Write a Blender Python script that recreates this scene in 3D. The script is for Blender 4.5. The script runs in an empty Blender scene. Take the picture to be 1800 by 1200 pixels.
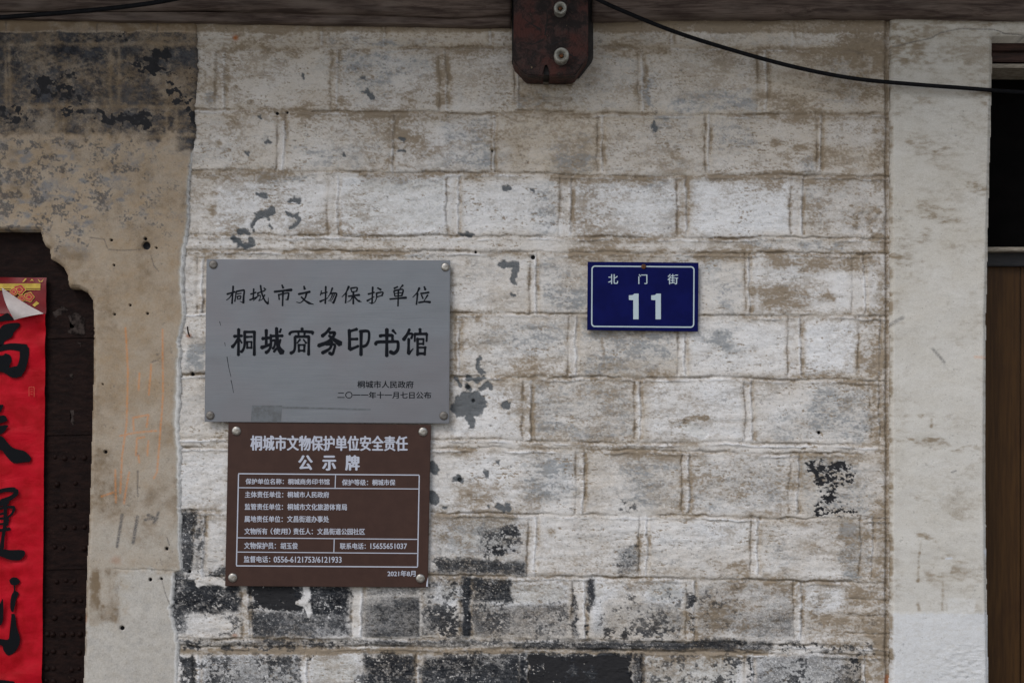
import bpy, bmesh, math, random
import numpy as np
from mathutils import Vector

# ------------------------------------------------------------------ camera, sky, sun, exposure
SC = bpy.context.scene
COL = SC.collection
S = 0.00139            # metres on the wall face per photograph pixel (1800 wide)
D = 4.5                # camera to wall face
ZC, ZCAM = 2.0, 1.62   # wall height at the picture centre, camera height

cam = bpy.data.cameras.new('camera')
camo = bpy.data.objects.new('camera', cam); COL.objects.link(camo)
camo.location = (0, -D, ZCAM); camo.rotation_euler = (math.radians(90), 0, 0)
cam.sensor_width = 36; cam.lens = 36 * D / (1800 * S)
cam.shift_y = (ZC - ZCAM) / (1800 * S)
cam.clip_start = 0.05; cam.clip_end = 500
SC.camera = camo

SUN_EL, SUN_AZ = math.radians(46), math.radians(214)
w = bpy.data.worlds.new('World'); SC.world = w; w.use_nodes = True
wn = w.node_tree; bg = wn.nodes['Background']
sky = wn.nodes.new('ShaderNodeTexSky'); sky.sky_type = 'NISHITA'; sky.sun_disc = False
sky.sun_elevation = SUN_EL; sky.sun_rotation = SUN_AZ
hs = wn.nodes.new('ShaderNodeHueSaturation'); hs.inputs['Saturation'].default_value = 0.42
wn.links.new(sky.outputs[0], hs.inputs['Color']); wn.links.new(hs.outputs[0], bg.inputs[0])
bg.inputs[1].default_value = 0.12

sl = bpy.data.lights.new('sun', 'SUN'); sl.energy = 1.0; sl.angle = math.radians(24); sl.color = (1, .97, .93)
so = bpy.data.objects.new('sun', sl); COL.objects.link(so)
sd = Vector((-0.42, -0.62, 0.72)).normalized()      # direction to the veiled sun, behind the camera
so.rotation_euler = sd.to_track_quat('Z', 'Y').to_euler()

vs = SC.view_settings
vs.view_transform = 'Standard'; vs.look = 'None'; vs.exposure = 0.45; vs.gamma = 1; vs.use_curve_mapping = False

# ------------------------------------------------------------------ helpers
def lin(r, g, b):
    f = lambda c: (c / 255) / 12.92 if c <= 10 else ((c / 255 + .055) / 1.055) ** 2.4
    return (f(r), f(g), f(b), 1)

def P(px, py, y=0.0):
    k = (D + y) / D
    return Vector(((px - 900) * S * k, y, ZCAM + (ZC - ZCAM + (600 - py) * S) * k))

def tag(o, label=None, cat=None, group=None, kind=None):
    if label: o['label'] = label
    if cat: o['category'] = cat
    if group: o['group'] = group
    if kind: o['kind'] = kind
    return o

def empty(name, loc, label, cat, group=None):
    o = bpy.data.objects.new(name, None); COL.objects.link(o); o.location = loc
    o.empty_display_size = .05
    return tag(o, label, cat, group)

def link(name, me, mat, parent=None, loc=(0, 0, 0)):
    o = bpy.data.objects.new(name, me); COL.objects.link(o)
    if mat: me.materials.append(mat)
    if parent:
        o.parent = parent; o.location = Vector(loc) - parent.location
    else: o.location = loc
    return o

def bm_obj(name, bm, mat, parent=None, smooth=False, loc=(0, 0, 0)):
    bmesh.ops.recalc_face_normals(bm, faces=bm.faces)
    me = bpy.data.meshes.new(name); bm.to_mesh(me); bm.free()
    if smooth:
        me.polygons.foreach_set('use_smooth', [True] * len(me.polygons))
    return link(name, me, mat, parent, loc)

def prism(bm, pts, y0, y1, bevel=0):
    """outline in (x,z), extruded from y0 (front) to y1 (back)"""
    vf = [bm.verts.new((x, y0, z)) for x, z in pts]; vb = [bm.verts.new((x, y1, z)) for x, z in pts]
    f = [bm.faces.new(vf), bm.faces.new(vb[::-1])]
    n = len(pts)
    for i in range(n):
        f.append(bm.faces.new((vf[i], vb[i], vb[(i + 1) % n], vf[(i + 1) % n])))
    if bevel:
        ed = [e for e in f[0].edges]
        bmesh.ops.bevel(bm, geom=ed, offset=bevel, segments=2, affect='EDGES')

def px_prism(bm, pts, y0, y1, bevel=0):
    prism(bm, [(P(a, b, y0).x, P(a, b, y0).z) for a, b in pts], y0, y1, bevel)

def lathe(bm, prof, c, seg=32):
    """profile [(radius, y)] round the axis -y through c"""
    rings = []
    for r, y in prof:
        if r < 1e-6: rings.append([bm.verts.new((c.x, c.y + y, c.z))])
        else: rings.append([bm.verts.new((c.x + r * math.cos(2 * math.pi * i / seg), c.y + y, c.z + r * math.sin(2 * math.pi * i / seg))) for i in range(seg)])
    for a, b in zip(rings, rings[1:]):
        for i in range(seg):
            j = (i + 1) % seg
            if len(a) == 1 and len(b) == 1: continue
            if len(a) == 1: bm.faces.new((a[0], b[i], b[j]))
            elif len(b) == 1: bm.faces.new((a[i], a[j], b[0]))
            else: bm.faces.new((a[i], a[j], b[j], b[i]))

def catmull(pts, n=8):
    pts = [np.array(p, float) for p in pts]
    if len(pts) < 3:
        return [pts[0] + (pts[-1] - pts[0]) * t for t in np.linspace(0, 1, n)]
    q = [2 * pts[0] - pts[1]] + pts + [2 * pts[-1] - pts[-2]]
    out = []
    for i in range(1, len(q) - 2):
        for t in np.linspace(0, 1, n, endpoint=False):
            a, b, c, d = q[i - 1], q[i], q[i + 1], q[i + 2]
            out.append(.5 * ((2 * b) + (-a + c) * t + (2 * a - 5 * b + 4 * c - d) * t * t + (-a + 3 * b - 3 * c + d) * t ** 3))
    out.append(pts[-1]); return out

def tube(bm, pts, r, seg=12, n=10):
    pts = catmull(pts, n); rings = []
    for i, p in enumerate(pts):
        t = Vector(pts[min(i + 1, len(pts) - 1)] - pts[max(i - 1, 0)]).normalized()
        u = t.orthogonal().normalized() if i == 0 else (rings_u - t * rings_u.dot(t)).normalized()
        rings_u = u; v = t.cross(u)
        rings.append([bm.verts.new(Vector(p) + (u * math.cos(2 * math.pi * k / seg) + v * math.sin(2 * math.pi * k / seg)) * r) for k in range(seg)])
    for a, b in zip(rings, rings[1:]):
        for k in range(seg): bm.faces.new((a[k], a[(k + 1) % seg], b[(k + 1) % seg], b[k]))
    bm.faces.new(rings[0]); bm.faces.new(rings[-1][::-1])

# brush strokes: each (w0, w1, points); widths and points in picture pixels
def stroke_px(bm, w0, w1, pts, y):
    if len(pts) == 2: c = catmull(pts, 6)
    else: c = catmull(pts, 6)
    c = [np.array(p) for p in c]; n = len(c)
    L, R = [], []
    for i, p in enumerate(c):
        t = c[min(i + 1, n - 1)] - c[max(i - 1, 0)]; t = t / (np.linalg.norm(t) + 1e-9)
        nn = np.array((-t[1], t[0])); wd = (w0 + (w1 - w0) * i / (n - 1)) / 2
        wd *= 1 + .10 * math.cos(2 * math.pi * i / (n - 1))
        L.append(p + nn * wd); R.append(p - nn * wd)
    t0 = c[0] - c[1]; t0 = t0 / np.linalg.norm(t0); t1 = c[-1] - c[-2]; t1 = t1 / np.linalg.norm(t1)
    cap0 = c[0] + t0 * w0 * .35; cap1 = c[-1] + t1 * w1 * .35
    V = lambda p: bm.verts.new(P(p[0], p[1], y))
    l = [V(p) for p in L]; r = [V(p) for p in R]
    for i in range(n - 1): bm.faces.new((l[i], l[i + 1], r[i + 1], r[i]))
    a = V(cap0); b = V(cap1)
    bm.faces.new((l[0], r[0], a)); bm.faces.new((r[-1], l[-1], b))

_txt = {}
def text_mesh(body):
    if body in _txt: return _txt[body]
    cu = bpy.data.curves.new('lettering', 'FONT'); cu.body = body; cu.size = 1; cu.resolution_u = 3
    o = bpy.data.objects.new('lettering', cu); COL.objects.link(o)
    dg = bpy.context.evaluated_depsgraph_get(); dg.update()
    me = bpy.data.meshes.new_from_object(o.evaluated_get(dg), depsgraph=dg)
    bpy.data.objects.remove(o); bpy.data.curves.remove(cu)
    co = np.empty(len(me.vertices) * 3); me.vertices.foreach_get('co', co)
    fs = [tuple(p.vertices) for p in me.polygons]; bpy.data.meshes.remove(me)
    _txt[body] = (co.reshape(-1, 3), fs); return _txt[body]

def text_px(body, box, y, mat, parent, bold=0.0, name='lettering', slope=0.0):
    """a line of lettering fitted to the box (x0,y0,x1,y1) in picture pixels, lying on the plane y; bold = extra stroke width in px"""
    co, fs = text_mesh(body); n = len(co)
    mn, mx = co.min(0), co.max(0)
    u = (co[:, 0] - mn[0]) / (mx[0] - mn[0]); v = (co[:, 1] - mn[1]) / (mx[1] - mn[1])
    h = bold / 2
    sh = [(0, 0)] if bold == 0 else [(-h, 0), (h, 0), (0, -h * .6), (0, h * .6)]
    V, F = [], []
    for k, (dx, dy) in enumerate(sh):
        px = box[0] + h + u * (box[2] - box[0] - bold) + dx; py = box[3] - v * (box[3] - box[1]) + (px - box[0]) * slope + dy
        yy = y - k * .00003; q = (D + yy) / D
        V += list(zip((px - 900) * S * q, np.full(n, yy), ZCAM + (ZC - ZCAM + (600 - py) * S) * q))
        F += [tuple(i + k * n for i in f) for f in fs]
    me = bpy.data.meshes.new(name); me.from_pydata(V, [], F); me.update()
    return link(name, me, mat, parent)

# ------------------------------------------------------------------ materials
class NT:
    def __init__(s, name, rough=.7, metal=0.0, spec=.3):
        s.m = bpy.data.materials.new(name); s.m.use_nodes = True; s.t = s.m.node_tree
        s.b = s.t.nodes['Principled BSDF']; s.b.inputs['Roughness'].default_value = rough
        s.b.inputs['Metallic'].default_value = metal; s.b.inputs['Specular IOR Level'].default_value = spec
        s.tc = None
    def n(s, t, **k):
        o = s.t.nodes.new(t)
        for a, v in k.items(): setattr(o, a, v)
        return o
    def link(s, a, b): s.t.links.new(a, b)
    def obj(s):
        if not s.tc: s.tc = s.n('ShaderNodeTexCoord')
        return s.tc.outputs['Object']
    def noise(s, scale, stretch=(1, 1, 1), det=4, rough=.6, dist=0):
        mp = s.n('ShaderNodeMapping'); mp.inputs['Scale'].default_value = stretch
        s.link(s.obj(), mp.inputs[0])
        nz = s.n('ShaderNodeTexNoise'); nz.inputs['Scale'].default_value = scale; nz.inputs['Detail'].default_value = det
        nz.inputs['Roughness'].default_value = rough; nz.inputs['Distortion'].default_value = dist
        s.link(mp.outputs[0], nz.inputs['Vector']); return nz.outputs['Fac']
    def val(s, x, sock):
        if isinstance(x, (int, float)): sock.default_value = x
        else: s.link(x, sock)
    def math(s, op, a, b=0.0, c=0.0, clamp=False):
        o = s.n('ShaderNodeMath', operation=op, use_clamp=clamp)
        for i, x in enumerate((a, b, c)): s.val(x, o.inputs[i])
        return o.outputs[0]
    def ramp(s, x, a, b, lo=0.0, hi=1.0):
        o = s.n('ShaderNodeMapRange', interpolation_type='SMOOTHSTEP')
        s.val(x, o.inputs[0]); s.val(a, o.inputs[1]); s.val(b, o.inputs[2]); o.inputs[3].default_value = lo; o.inputs[4].default_value = hi
        return o.outputs[0]
    def mix(s, f, a, b, mode='MIX'):
        o = s.n('ShaderNodeMix', data_type='RGBA', blend_type=mode)
        s.val(f, o.inputs[0])
        for x, i in ((a, 6), (b, 7)):
            if isinstance(x, tuple): o.inputs[i].default_value = x
            else: s.link(x, o.inputs[i])
        return o.outputs[2]
    def color(s, c):
        if isinstance(c, tuple): s.b.inputs['Base Color'].default_value = c
        else: s.link(c, s.b.inputs['Base Color'])
    def bump(s, h, strength=.3, dist=.002):
        o = s.n('ShaderNodeBump'); o.inputs['Strength'].default_value = strength; o.inputs['Distance'].default_value = dist
        s.link(h, o.inputs['Height']); s.link(o.outputs[0], s.b.inputs['Normal'])
    def attr(s, name):
        o = s.n('ShaderNodeAttribute'); o.attribute_name = name
        sp = s.n('ShaderNodeSeparateColor'); s.link(o.outputs['Color'], sp.inputs[0])
        return sp.outputs[0], sp.outputs[1], sp.outputs[2], o.outputs['Alpha']

def wall_material(name, warm, cool, ochre, grey, dark, darkgrey, speck=.5, streak=(1, 1, 4), tint=(1, 1, 1, 1), mark=lin(205, 128, 62), markf=(.3, .85), bright=lin(212, 211, 210), bumpk=.55):
    t = NT(name, rough=.92, spec=.15)
    peel, stain, gry, white = t.attr('layers')
    soot, orange, pencil, rust = t.attr('marks')
    nf = t.noise(260, streak, 4, .65); nm = t.noise(60, streak, 5, .65); nl = t.noise(9, (1, 1, 1.5), 4, .6)
    ni = t.noise(330, (1, 1, 1), 3, .7)
    wf = t.math('ADD', white, t.math('MULTIPLY', t.math('SUBTRACT', nm, .5), .9))
    wf = t.math('ADD', wf, t.math('MULTIPLY', t.math('SUBTRACT', nl, .5), 1.0), clamp=True)
    c = t.mix(wf, warm, cool)
    c = t.mix(t.ramp(white, 1.1, 1.5, 0, .9), c, bright)
    # value mottling of the old limewash
    c = t.mix(t.ramp(nf, .30, .72, .0, 1.0), c, t.mix(1.0, c, (.85, .84, .82, 1), 'MULTIPLY'))
    c = t.mix(t.ramp(nm, .42, .70, 0, .8), c, t.mix(1.0, c, (.89, .87, .835, 1), 'MULTIPLY'))
    # grey brick showing through thin wash, brushed sideways
    g = t.ramp(t.math('ADD', gry, t.math('MULTIPLY', t.math('SUBTRACT', nf, .5), .5)), .05, 1.0, 0, .9)
    c = t.mix(g, c, grey)
    # ochre dirt
    o = t.ramp(t.math('ADD', stain, t.math('MULTIPLY', t.math('SUBTRACT', ni, .5), .5)), .05, .95)
    c = t.mix(t.math('MULTIPLY', o, .92), c, t.mix(nm, ochre, t.mix(1.0, ochre, (.62, .6, .58, 1), 'MULTIPLY')))
    # pinholes and fly specks
    vz = t.n('ShaderNodeTexVoronoi'); vz.inputs['Scale'].default_value = 105; t.link(t.obj(), vz.inputs['Vector'])
    vs_ = t.n('ShaderNodeSeparateColor'); t.link(vz.outputs['Color'], vs_.inputs[0])
    pit = t.math('MULTIPLY', t.ramp(vz.outputs['Distance'], .10, .24, 1, 0), t.ramp(vs_.outputs[0], .86, .90))
    pit2 = t.ramp(ni, .66, .73)
    pit = t.math('MULTIPLY', t.math('MAXIMUM', pit, pit2), speck)
    c = t.mix(pit, c, (.10, .085, .07, 1))
    # bare dark brick
    pl = t.ramp(t.math('ADD', peel, t.math('MULTIPLY', t.math('SUBTRACT', ni, .5), .6)), .02, .98)
    dcol = t.mix(t.ramp(t.math('ADD', t.math('MULTIPLY', nm, .6), t.math('MULTIPLY', nl, .4)), .36, .64), dark, darkgrey)
    dcol = t.mix(t.ramp(ni, .66, .76, 0, .25), dcol, (.36, .36, .36, 1))
    c = t.mix(pl, c, dcol)
    so_ = t.ramp(t.math('ADD', soot, t.math('MULTIPLY', t.math('SUBTRACT', nm, .5), .9)), .45, .60)
    c = t.mix(so_, c, t.mix(nm, (.012, .012, .014, 1), (.035, .034, .036, 1)))
    c = t.mix(t.math('MULTIPLY', orange, t.ramp(nf, .35, .65, *markf)), c, mark)
    c = t.mix(t.math('MULTIPLY', pencil, t.ramp(nf, .35, .6, .45, 1)), c, (.07, .07, .075, 1))
    c = t.mix(t.math('MULTIPLY', rust, .9), c, lin(150, 82, 30))
    if tint != (1, 1, 1, 1): c = t.mix(1.0, c, tint, 'MULTIPLY')
    t.color(c)
    h = t.math('SUBTRACT', t.math('ADD', t.math('MULTIPLY', nf, .5), t.math('MULTIPLY', nm, 1.0)), t.math('MULTIPLY', pl, .5))
    h = t.math('SUBTRACT', h, t.math('MULTIPLY', pit, .7))
    t.bump(h, bumpk, .0022)
    return t.m

def simple(name, col, col2=None, scale=60, stretch=(1, 1, 1), rough=.6, metal=0.0, spec=.3, bump=0.0, bdist=.001, lo=.35, hi=.65):
    t = NT(name, rough, metal, spec)
    if col2:
        nz = t.noise(scale, stretch, 5, .6)
        t.color(t.mix(t.ramp(nz, lo, hi), col, col2))
        if bump: t.bump(nz, bump, bdist)
    else: t.color(col)
    return t.m

# ------------------------------------------------------------------ noise fields on the wall grids
_T = np.random.default_rng(7).random((8, 256, 256)).astype(np.float32)
def vn(u, v, seed):
    T = _T[seed % 8]; u = u + seed * 17.31; v = v + seed * 9.77
    iu = np.floor(u).astype(np.int32); iv = np.floor(v).astype(np.int32)
    fu = (u - iu).astype(np.float32); fv = (v - iv).astype(np.float32)
    fu = fu * fu * (3 - 2 * fu); fv = fv * fv * (3 - 2 * fv)
    a, b = iu & 255, (iu + 1) & 255; c, d = iv & 255, (iv + 1) & 255
    return (T[a, c] * (1 - fu) + T[b, c] * fu) * (1 - fv) + (T[a, d] * (1 - fu) + T[b, d] * fu) * fv
def fbm(x, y, sx, sy, seed, o=4):
    r = 0; am = 1; tot = 0
    for i in range(o):
        r = r + am * vn(x / sx * 2 ** i, y / sy * 2 ** i, seed + i); tot += am; am *= .55
    return r / tot            # about .5 +- .15
def sst(x, a, b):
    t = np.clip((x - a) / (b - a), 0, 1); return t * t * (3 - 2 * t)
_AX = [None, None]
def win(x0, x1, y0, y1, m=30):
    a, b = np.searchsorted(_AX[0], [x0 - m, x1 + m]); c, d = np.searchsorted(_AX[1], [y0 - m, y1 + m])
    return slice(c, d), slice(a, b)
def blob(X, Y, cx, cy, rx, ry):
    out = np.zeros(X.shape, np.float32); w = win(cx - 2 * rx, cx + 2 * rx, cy - 2 * ry, cy + 2 * ry)
    out[w] = np.exp(-(((X[w] - cx) / rx) ** 2 + ((Y[w] - cy) / ry) ** 2) ** 1.5); return out
def box(X, Y, x0, y0, x1, y1, s=6):
    out = np.zeros(X.shape, np.float32); w = win(x0, x1, y0, y1, s + 30); a, b = X[w], Y[w]
    out[w] = sst(a, x0 - s, x0 + s) * (1 - sst(a, x1 - s, x1 + s)) * sst(b, y0 - s, y0 + s) * (1 - sst(b, y1 - s, y1 + s)); return out
def cover(x, y, parts, seed):
    """noise with an even spread 0..1, so that `noise < p` covers the share p; parts = [(sx, sy, weight)]"""
    z = 0
    for k, (sx, sy, wt) in enumerate(parts):
        f = fbm(x, y, sx, sy, seed + k, 3); z = z + wt * (f - .5) / .15
    z = z / math.sqrt(sum(wt * wt for _, _, wt in parts))
    return .5 + .5 * np.tanh(.80 * z)
def segd(X, Y, pts):
    d = np.full(X.shape, 1e9)
    for (ax, ay), (bx, by) in zip(pts, pts[1:]):
        vx, vy = bx - ax, by - ay; L = vx * vx + vy * vy + 1e-9
        t = np.clip(((X - ax) * vx + (Y - ay) * vy) / L, 0, 1)
        d = np.minimum(d, np.hypot(X - ax - t * vx, Y - ay - t * vy))
    return d
def stroke(X, Y, pts, wd, soft=1.5):
    out = np.zeros(X.shape)
    xs = [p[0] for p in pts]; ys = [p[1] for p in pts]; m = wd + soft + 3
    w = win(min(xs) - m, max(xs) + m, min(ys) - m, max(ys) + m, 15)
    if out[w].size: out[w] = 1 - sst(segd(X[w], Y[w], pts), wd - soft, wd + soft)
    return out
def inside(X, Y, poly):
    r = np.zeros(X.shape, bool); n = len(poly)
    for i in range(n):
        (x0, y0), (x1, y1) = poly[i], poly[(i + 1) % n]
        c = ((y0 > Y) != (y1 > Y)); xi = x0 + (Y - y0) * (x1 - x0) / ((y1 - y0) or 1e-9)
        r ^= c & (X < xi)
    return r
def sdist(X, Y, poly):
    d = segd(X, Y, list(poly) + [poly[0]]); return np.where(inside(X, Y, poly), -d, d)
def grid_axes(a, b, f0, f1, st, coarse=25):
    lo = list(np.arange(a, f0, coarse)) if a < f0 else []
    hi = list(np.arange(f1 + coarse, b + 1, coarse)) if b > f1 else []
    return np.array(lo + list(np.arange(f0, f1 + st / 2, st)) + hi)

def grid_wall(name, xs, ys, h, layers, marks, keep, mat):
    nx, ny = len(xs), len(ys)
    X, Y = np.meshgrid(xs, ys)
    co = np.stack([(X - 900) * S, -h, ZC + (600 - Y) * S], -1).reshape(-1, 3)
    idx = np.arange(nx * ny).reshape(ny, nx)
    q = np.stack([idx[:-1, :-1], idx[1:, :-1], idx[1:, 1:], idx[:-1, 1:]], -1).reshape(-1, 4)
    if keep is not None:
        k = keep.ravel(); q = q[k[q].all(1)]
        used = np.zeros(nx * ny, bool); used[q.ravel()] = True
        remap = np.cumsum(used) - 1; q = remap[q]; co = co[used]
        layers = layers.reshape(-1, 4)[used]; marks = marks.reshape(-1, 4)[used]
    me = bpy.data.meshes.new(name)
    me.vertices.add(len(co)); me.vertices.foreach_set('co', co.astype(np.float32).ravel())
    me.loops.add(q.size); me.loops.foreach_set('vertex_index', q.astype(np.int32).ravel())
    me.polygons.add(len(q)); me.polygons.foreach_set('loop_start', np.arange(0, q.size, 4, dtype=np.int32))
    me.polygons.foreach_set('use_smooth', np.ones(len(q), bool))
    me.update(calc_edges=True)
    for nm, ar in (('layers', layers), ('marks', marks)):
        at = me.attributes.new(nm, 'FLOAT_COLOR', 'POINT')
        at.data.foreach_set('color', np.clip(ar, 0, 2).astype(np.float32).ravel())
    return link(name, me, mat)

ST = 1.3
YS = grid_axes(-260, 2035, 30, 1230, ST)

# ------------------------------------------------------------------ brick wall under old limewash
def brick_wall():
    xs = grid_axes(296, 1600, 296, 1600, ST)
    _AX[:] = [xs, YS]
    X0, Y0 = np.meshgrid(xs, YS)
    wx = (fbm(X0, Y0, 45, 45, 1) - .5) * 9 + (fbm(X0, Y0, 9, 9, 2, 2) - .5) * 3
    wy = (fbm(X0, Y0, 70, 40, 3) - .5) * 8 + (fbm(X0, Y0, 10, 10, 4, 2) - .5) * 2.5
    X, Y = X0 + wx, Y0 + wy
    LX = [330, 600, 900, 1100, 1300, 1560]
    lines = [  # y at LX, strength of lip, dirt below
        ([84, 85, 82, 81, 83, 88], 1.0, .75),
        ([190, 195, 200, 199, 200, 199], .9, .55),
        ([298, 300, 305, 309, 307, 309], 1.0, .80),
        ([411, 413, 415, 416, 417, 418], .9, .30),
        ([437, 440, 442, 443, 444, 445], 1.0, .80),
        ([548, 548, 549, 553, 553, 554], .8, .35),
        ([657, 659, 660, 662, 663, 667], .9, .35),
        ([768, 769, 772, 778, 775, 781], .8, .25),
        ([785, 786, 787, 790, 794, 795], .9, .50),
        ([897, 899, 902, 904, 907, 912], .9, .35),
        ([1010, 1010, 1011, 1013, 1018, 1023], .9, .30),
        ([1121, 1121, 1122, 1125, 1130, 1136], 1.0, .15),
        ([1134, 1135, 1138, 1141, 1146, 1151], 1.0, .55),
        ([1245, 1245, 1246, 1248, 1250, 1252], .9, .3),
    ]
    for k in range(1, 7): lines.append(([1245 + 112 * k] * 6, .9, .3))
    courses = [  # y0,y1, vertical joints
        (48, 82, [(562, 568), (672, 678), (860, 866), (1180, 1186), (1390, 1396)]),
        (86, 196, [(380, 398), (583, 597), (773, 787), (905, 915), (1122, 1133), (1332, 1350)]),
        (201, 304, [(487, 503), (685, 693), (866, 873), (1050, 1062), (1240, 1249), (1436, 1446)]),
        (311, 414, [(577, 598), (785, 808), (984, 1006), (1189, 1207), (1391, 1414)]),
        (446, 551, [(348, 360), (930, 944), (1310, 1319), (1498, 1522)]),
        (556, 660, [(803, 811), (1000, 1016), (1193, 1207), (1386, 1410), (1510, 1548)]),
        (667, 773, [(920, 936), (1116, 1128), (1310, 1325), (1532, 1548)]),
        (797, 902, [(1013, 1029), (1199, 1214), (1389, 1406)]),
        (907, 1012, [(340, 362), (929, 945), (1123, 1140), (1320, 1334), (1513, 1536)]),
        (1020, 1122, [(425, 441), (620, 640), (812, 829), (1006, 1030), (1206, 1222), (1396, 1411)]),
        (1149, 1246, [(340, 352), (526, 543), (733, 741), (914, 931), (1110, 1129), (1310, 1326), (1514, 1524)]),
    ]
    h = (fbm(X0, Y0, 70, 50, 5) - .5) * .009 + (fbm(X0, Y0, 36, 9, 6) - .5) * .0034 + (fbm(X0, Y0, 10, 8, 7, 3) - .5) * .0020
    stain = np.zeros(X.shape); grey = np.zeros(X.shape); peel = np.zeros(X.shape); white = np.zeros(X.shape)
    soot = np.zeros(X.shape); rust = np.zeros(X.shape); z = np.zeros(X.shape)
    halo = np.zeros(X.shape)
    for i, (ly, a, dirt) in enumerate(lines):
        d = Y0 + wy * .75 - np.interp(X0, LX, ly) + (fbm(X0, Y0 * 0 + i * 13, 22, 50, 3, 3) - .5) * 5
        var = np.clip(fbm(X0, Y0 * 0 + i * 50, 60, 50, 8, 4) * 3.6 - 1.25, .0, 1.3)
        var2 = np.clip(fbm(X0, Y0 * 0 + i * 80, 45, 50, 9, 3) * 3 - .9, .0, 1.3)
        m = np.abs(d) < 60
        lipv = np.clip(fbm(X0, Y0 * 0 + i * 23, 90, 50, 12, 3) * 2.4 - .5, .15, 1.2)
        bl = .5 + .5 * np.tanh(d / 3.2)
        h += lipv * a * np.where(m, (1 - bl) * .0034 * np.exp(-np.abs(d) / 10) - bl * .0026 * np.exp(-np.abs(d) / 13), 0)
        h -= .0046 * a * var * np.exp(-((d - .8) / 1.7) ** 2)
        h += .0032 * var2 * np.exp(-((d - 6) / 2.2) ** 2); white += .5 * var2 * np.exp(-((d - 6) / 2.0) ** 2)  # raised ridge, its highlight also put into the colour as white
        reach = 5 + 26 * np.clip(fbm(X0, Y0 * 0 + i * 31, 85, 50, 10, 4) * 2.4 - .75, 0, 1)
        stain = np.maximum(stain, .82 * dirt * sst(d, -2, 1) * (1 - sst(d, reach * .15, reach * 1.25)) * np.clip(reach / 16, .3, 1.15))
        halo = np.maximum(halo, np.exp(-(d / np.where(d < 0, 7, 13)) ** 2))
        stain = np.maximum(stain, .5 * var * np.exp(-((d - .5) / 2.2) ** 2))
        stain = np.maximum(stain, .40 * dirt * sst(d, -9, -1) * (d < 0) * var2)
    rng = np.random.default_rng(3)
    for (y0, y1, js) in courses:
        inb = sst(Y, y0 - 3, y0 + 3) * (1 - sst(Y, y1 - 4, y1 + 3))
        edges = [250] + [v for j in js for v in j] + [1640]
        for k in range(0, len(edges), 2):                # each brick has its own tone and seat in the wall
            bb = inb * sst(X, edges[k] - 2, edges[k] + 2) * (1 - sst(X, edges[k + 1] - 2, edges[k + 1] + 2))
            h += bb * rng.uniform(-.0012, .0016)
            tone = rng.uniform(-.22, .22); white += bb * tone; grey += bb * rng.uniform(0, .16); stain = np.maximum(stain, bb * rng.uniform(0, .16))
        for (a, b) in js:
            ya = np.clip(fbm(X0 * 0 + a, Y0, 50, 28, 11, 3) * 2.9 - .75, .12, 1.3)
            jb = inb * sst(X, a - 2, a + 2) * (1 - sst(X, b - 2, b + 2))
            h -= jb * .0012
            h -= inb * ya * .0036 * np.exp(-((X - a) / 1.8) ** 2); halo = np.maximum(halo, inb * (sst(X, a - 12, a) * (1 - sst(X, b, b + 12))))
            yb = np.clip(fbm(X0 * 0 + b, Y0, 50, 28, 12, 3) * 2.9 - .75, .12, 1.3)
            h -= inb * yb * .0036 * np.exp(-((X - b) / 1.8) ** 2)
            h += inb * .0022 * np.exp(-((X - b + 5) / 2) ** 2); white += inb * .35 * np.exp(-((X - b + 5) / 2) ** 2)  # joint ridge, with its thin highlight whitened in too
            stain = np.maximum(stain, inb * .62 * yb * np.exp(-((X - b - 1) / 4) ** 2))
            stain = np.maximum(stain, inb * .50 * ya * np.exp(-((X - a + 1) / 4) ** 2))
            white += jb * .15
    # ---- dirt patches, and the plaque's shadow as a tinted strip
    fs = np.clip(fbm(X0, Y0, 40, 18, 13, 4) * 2.2 - .15, .3, 1.2); fg = np.clip(fbm(X0, Y0, 50, 22, 14, 4) * 2.0 + .05, .3, 1.2)
    Xs, Ys = X + (fbm(X0, Y0, 22, 14, 2, 4) - .5) * 26, Y + (fbm(X0, Y0, 26, 12, 5, 4) - .5) * 20
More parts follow.
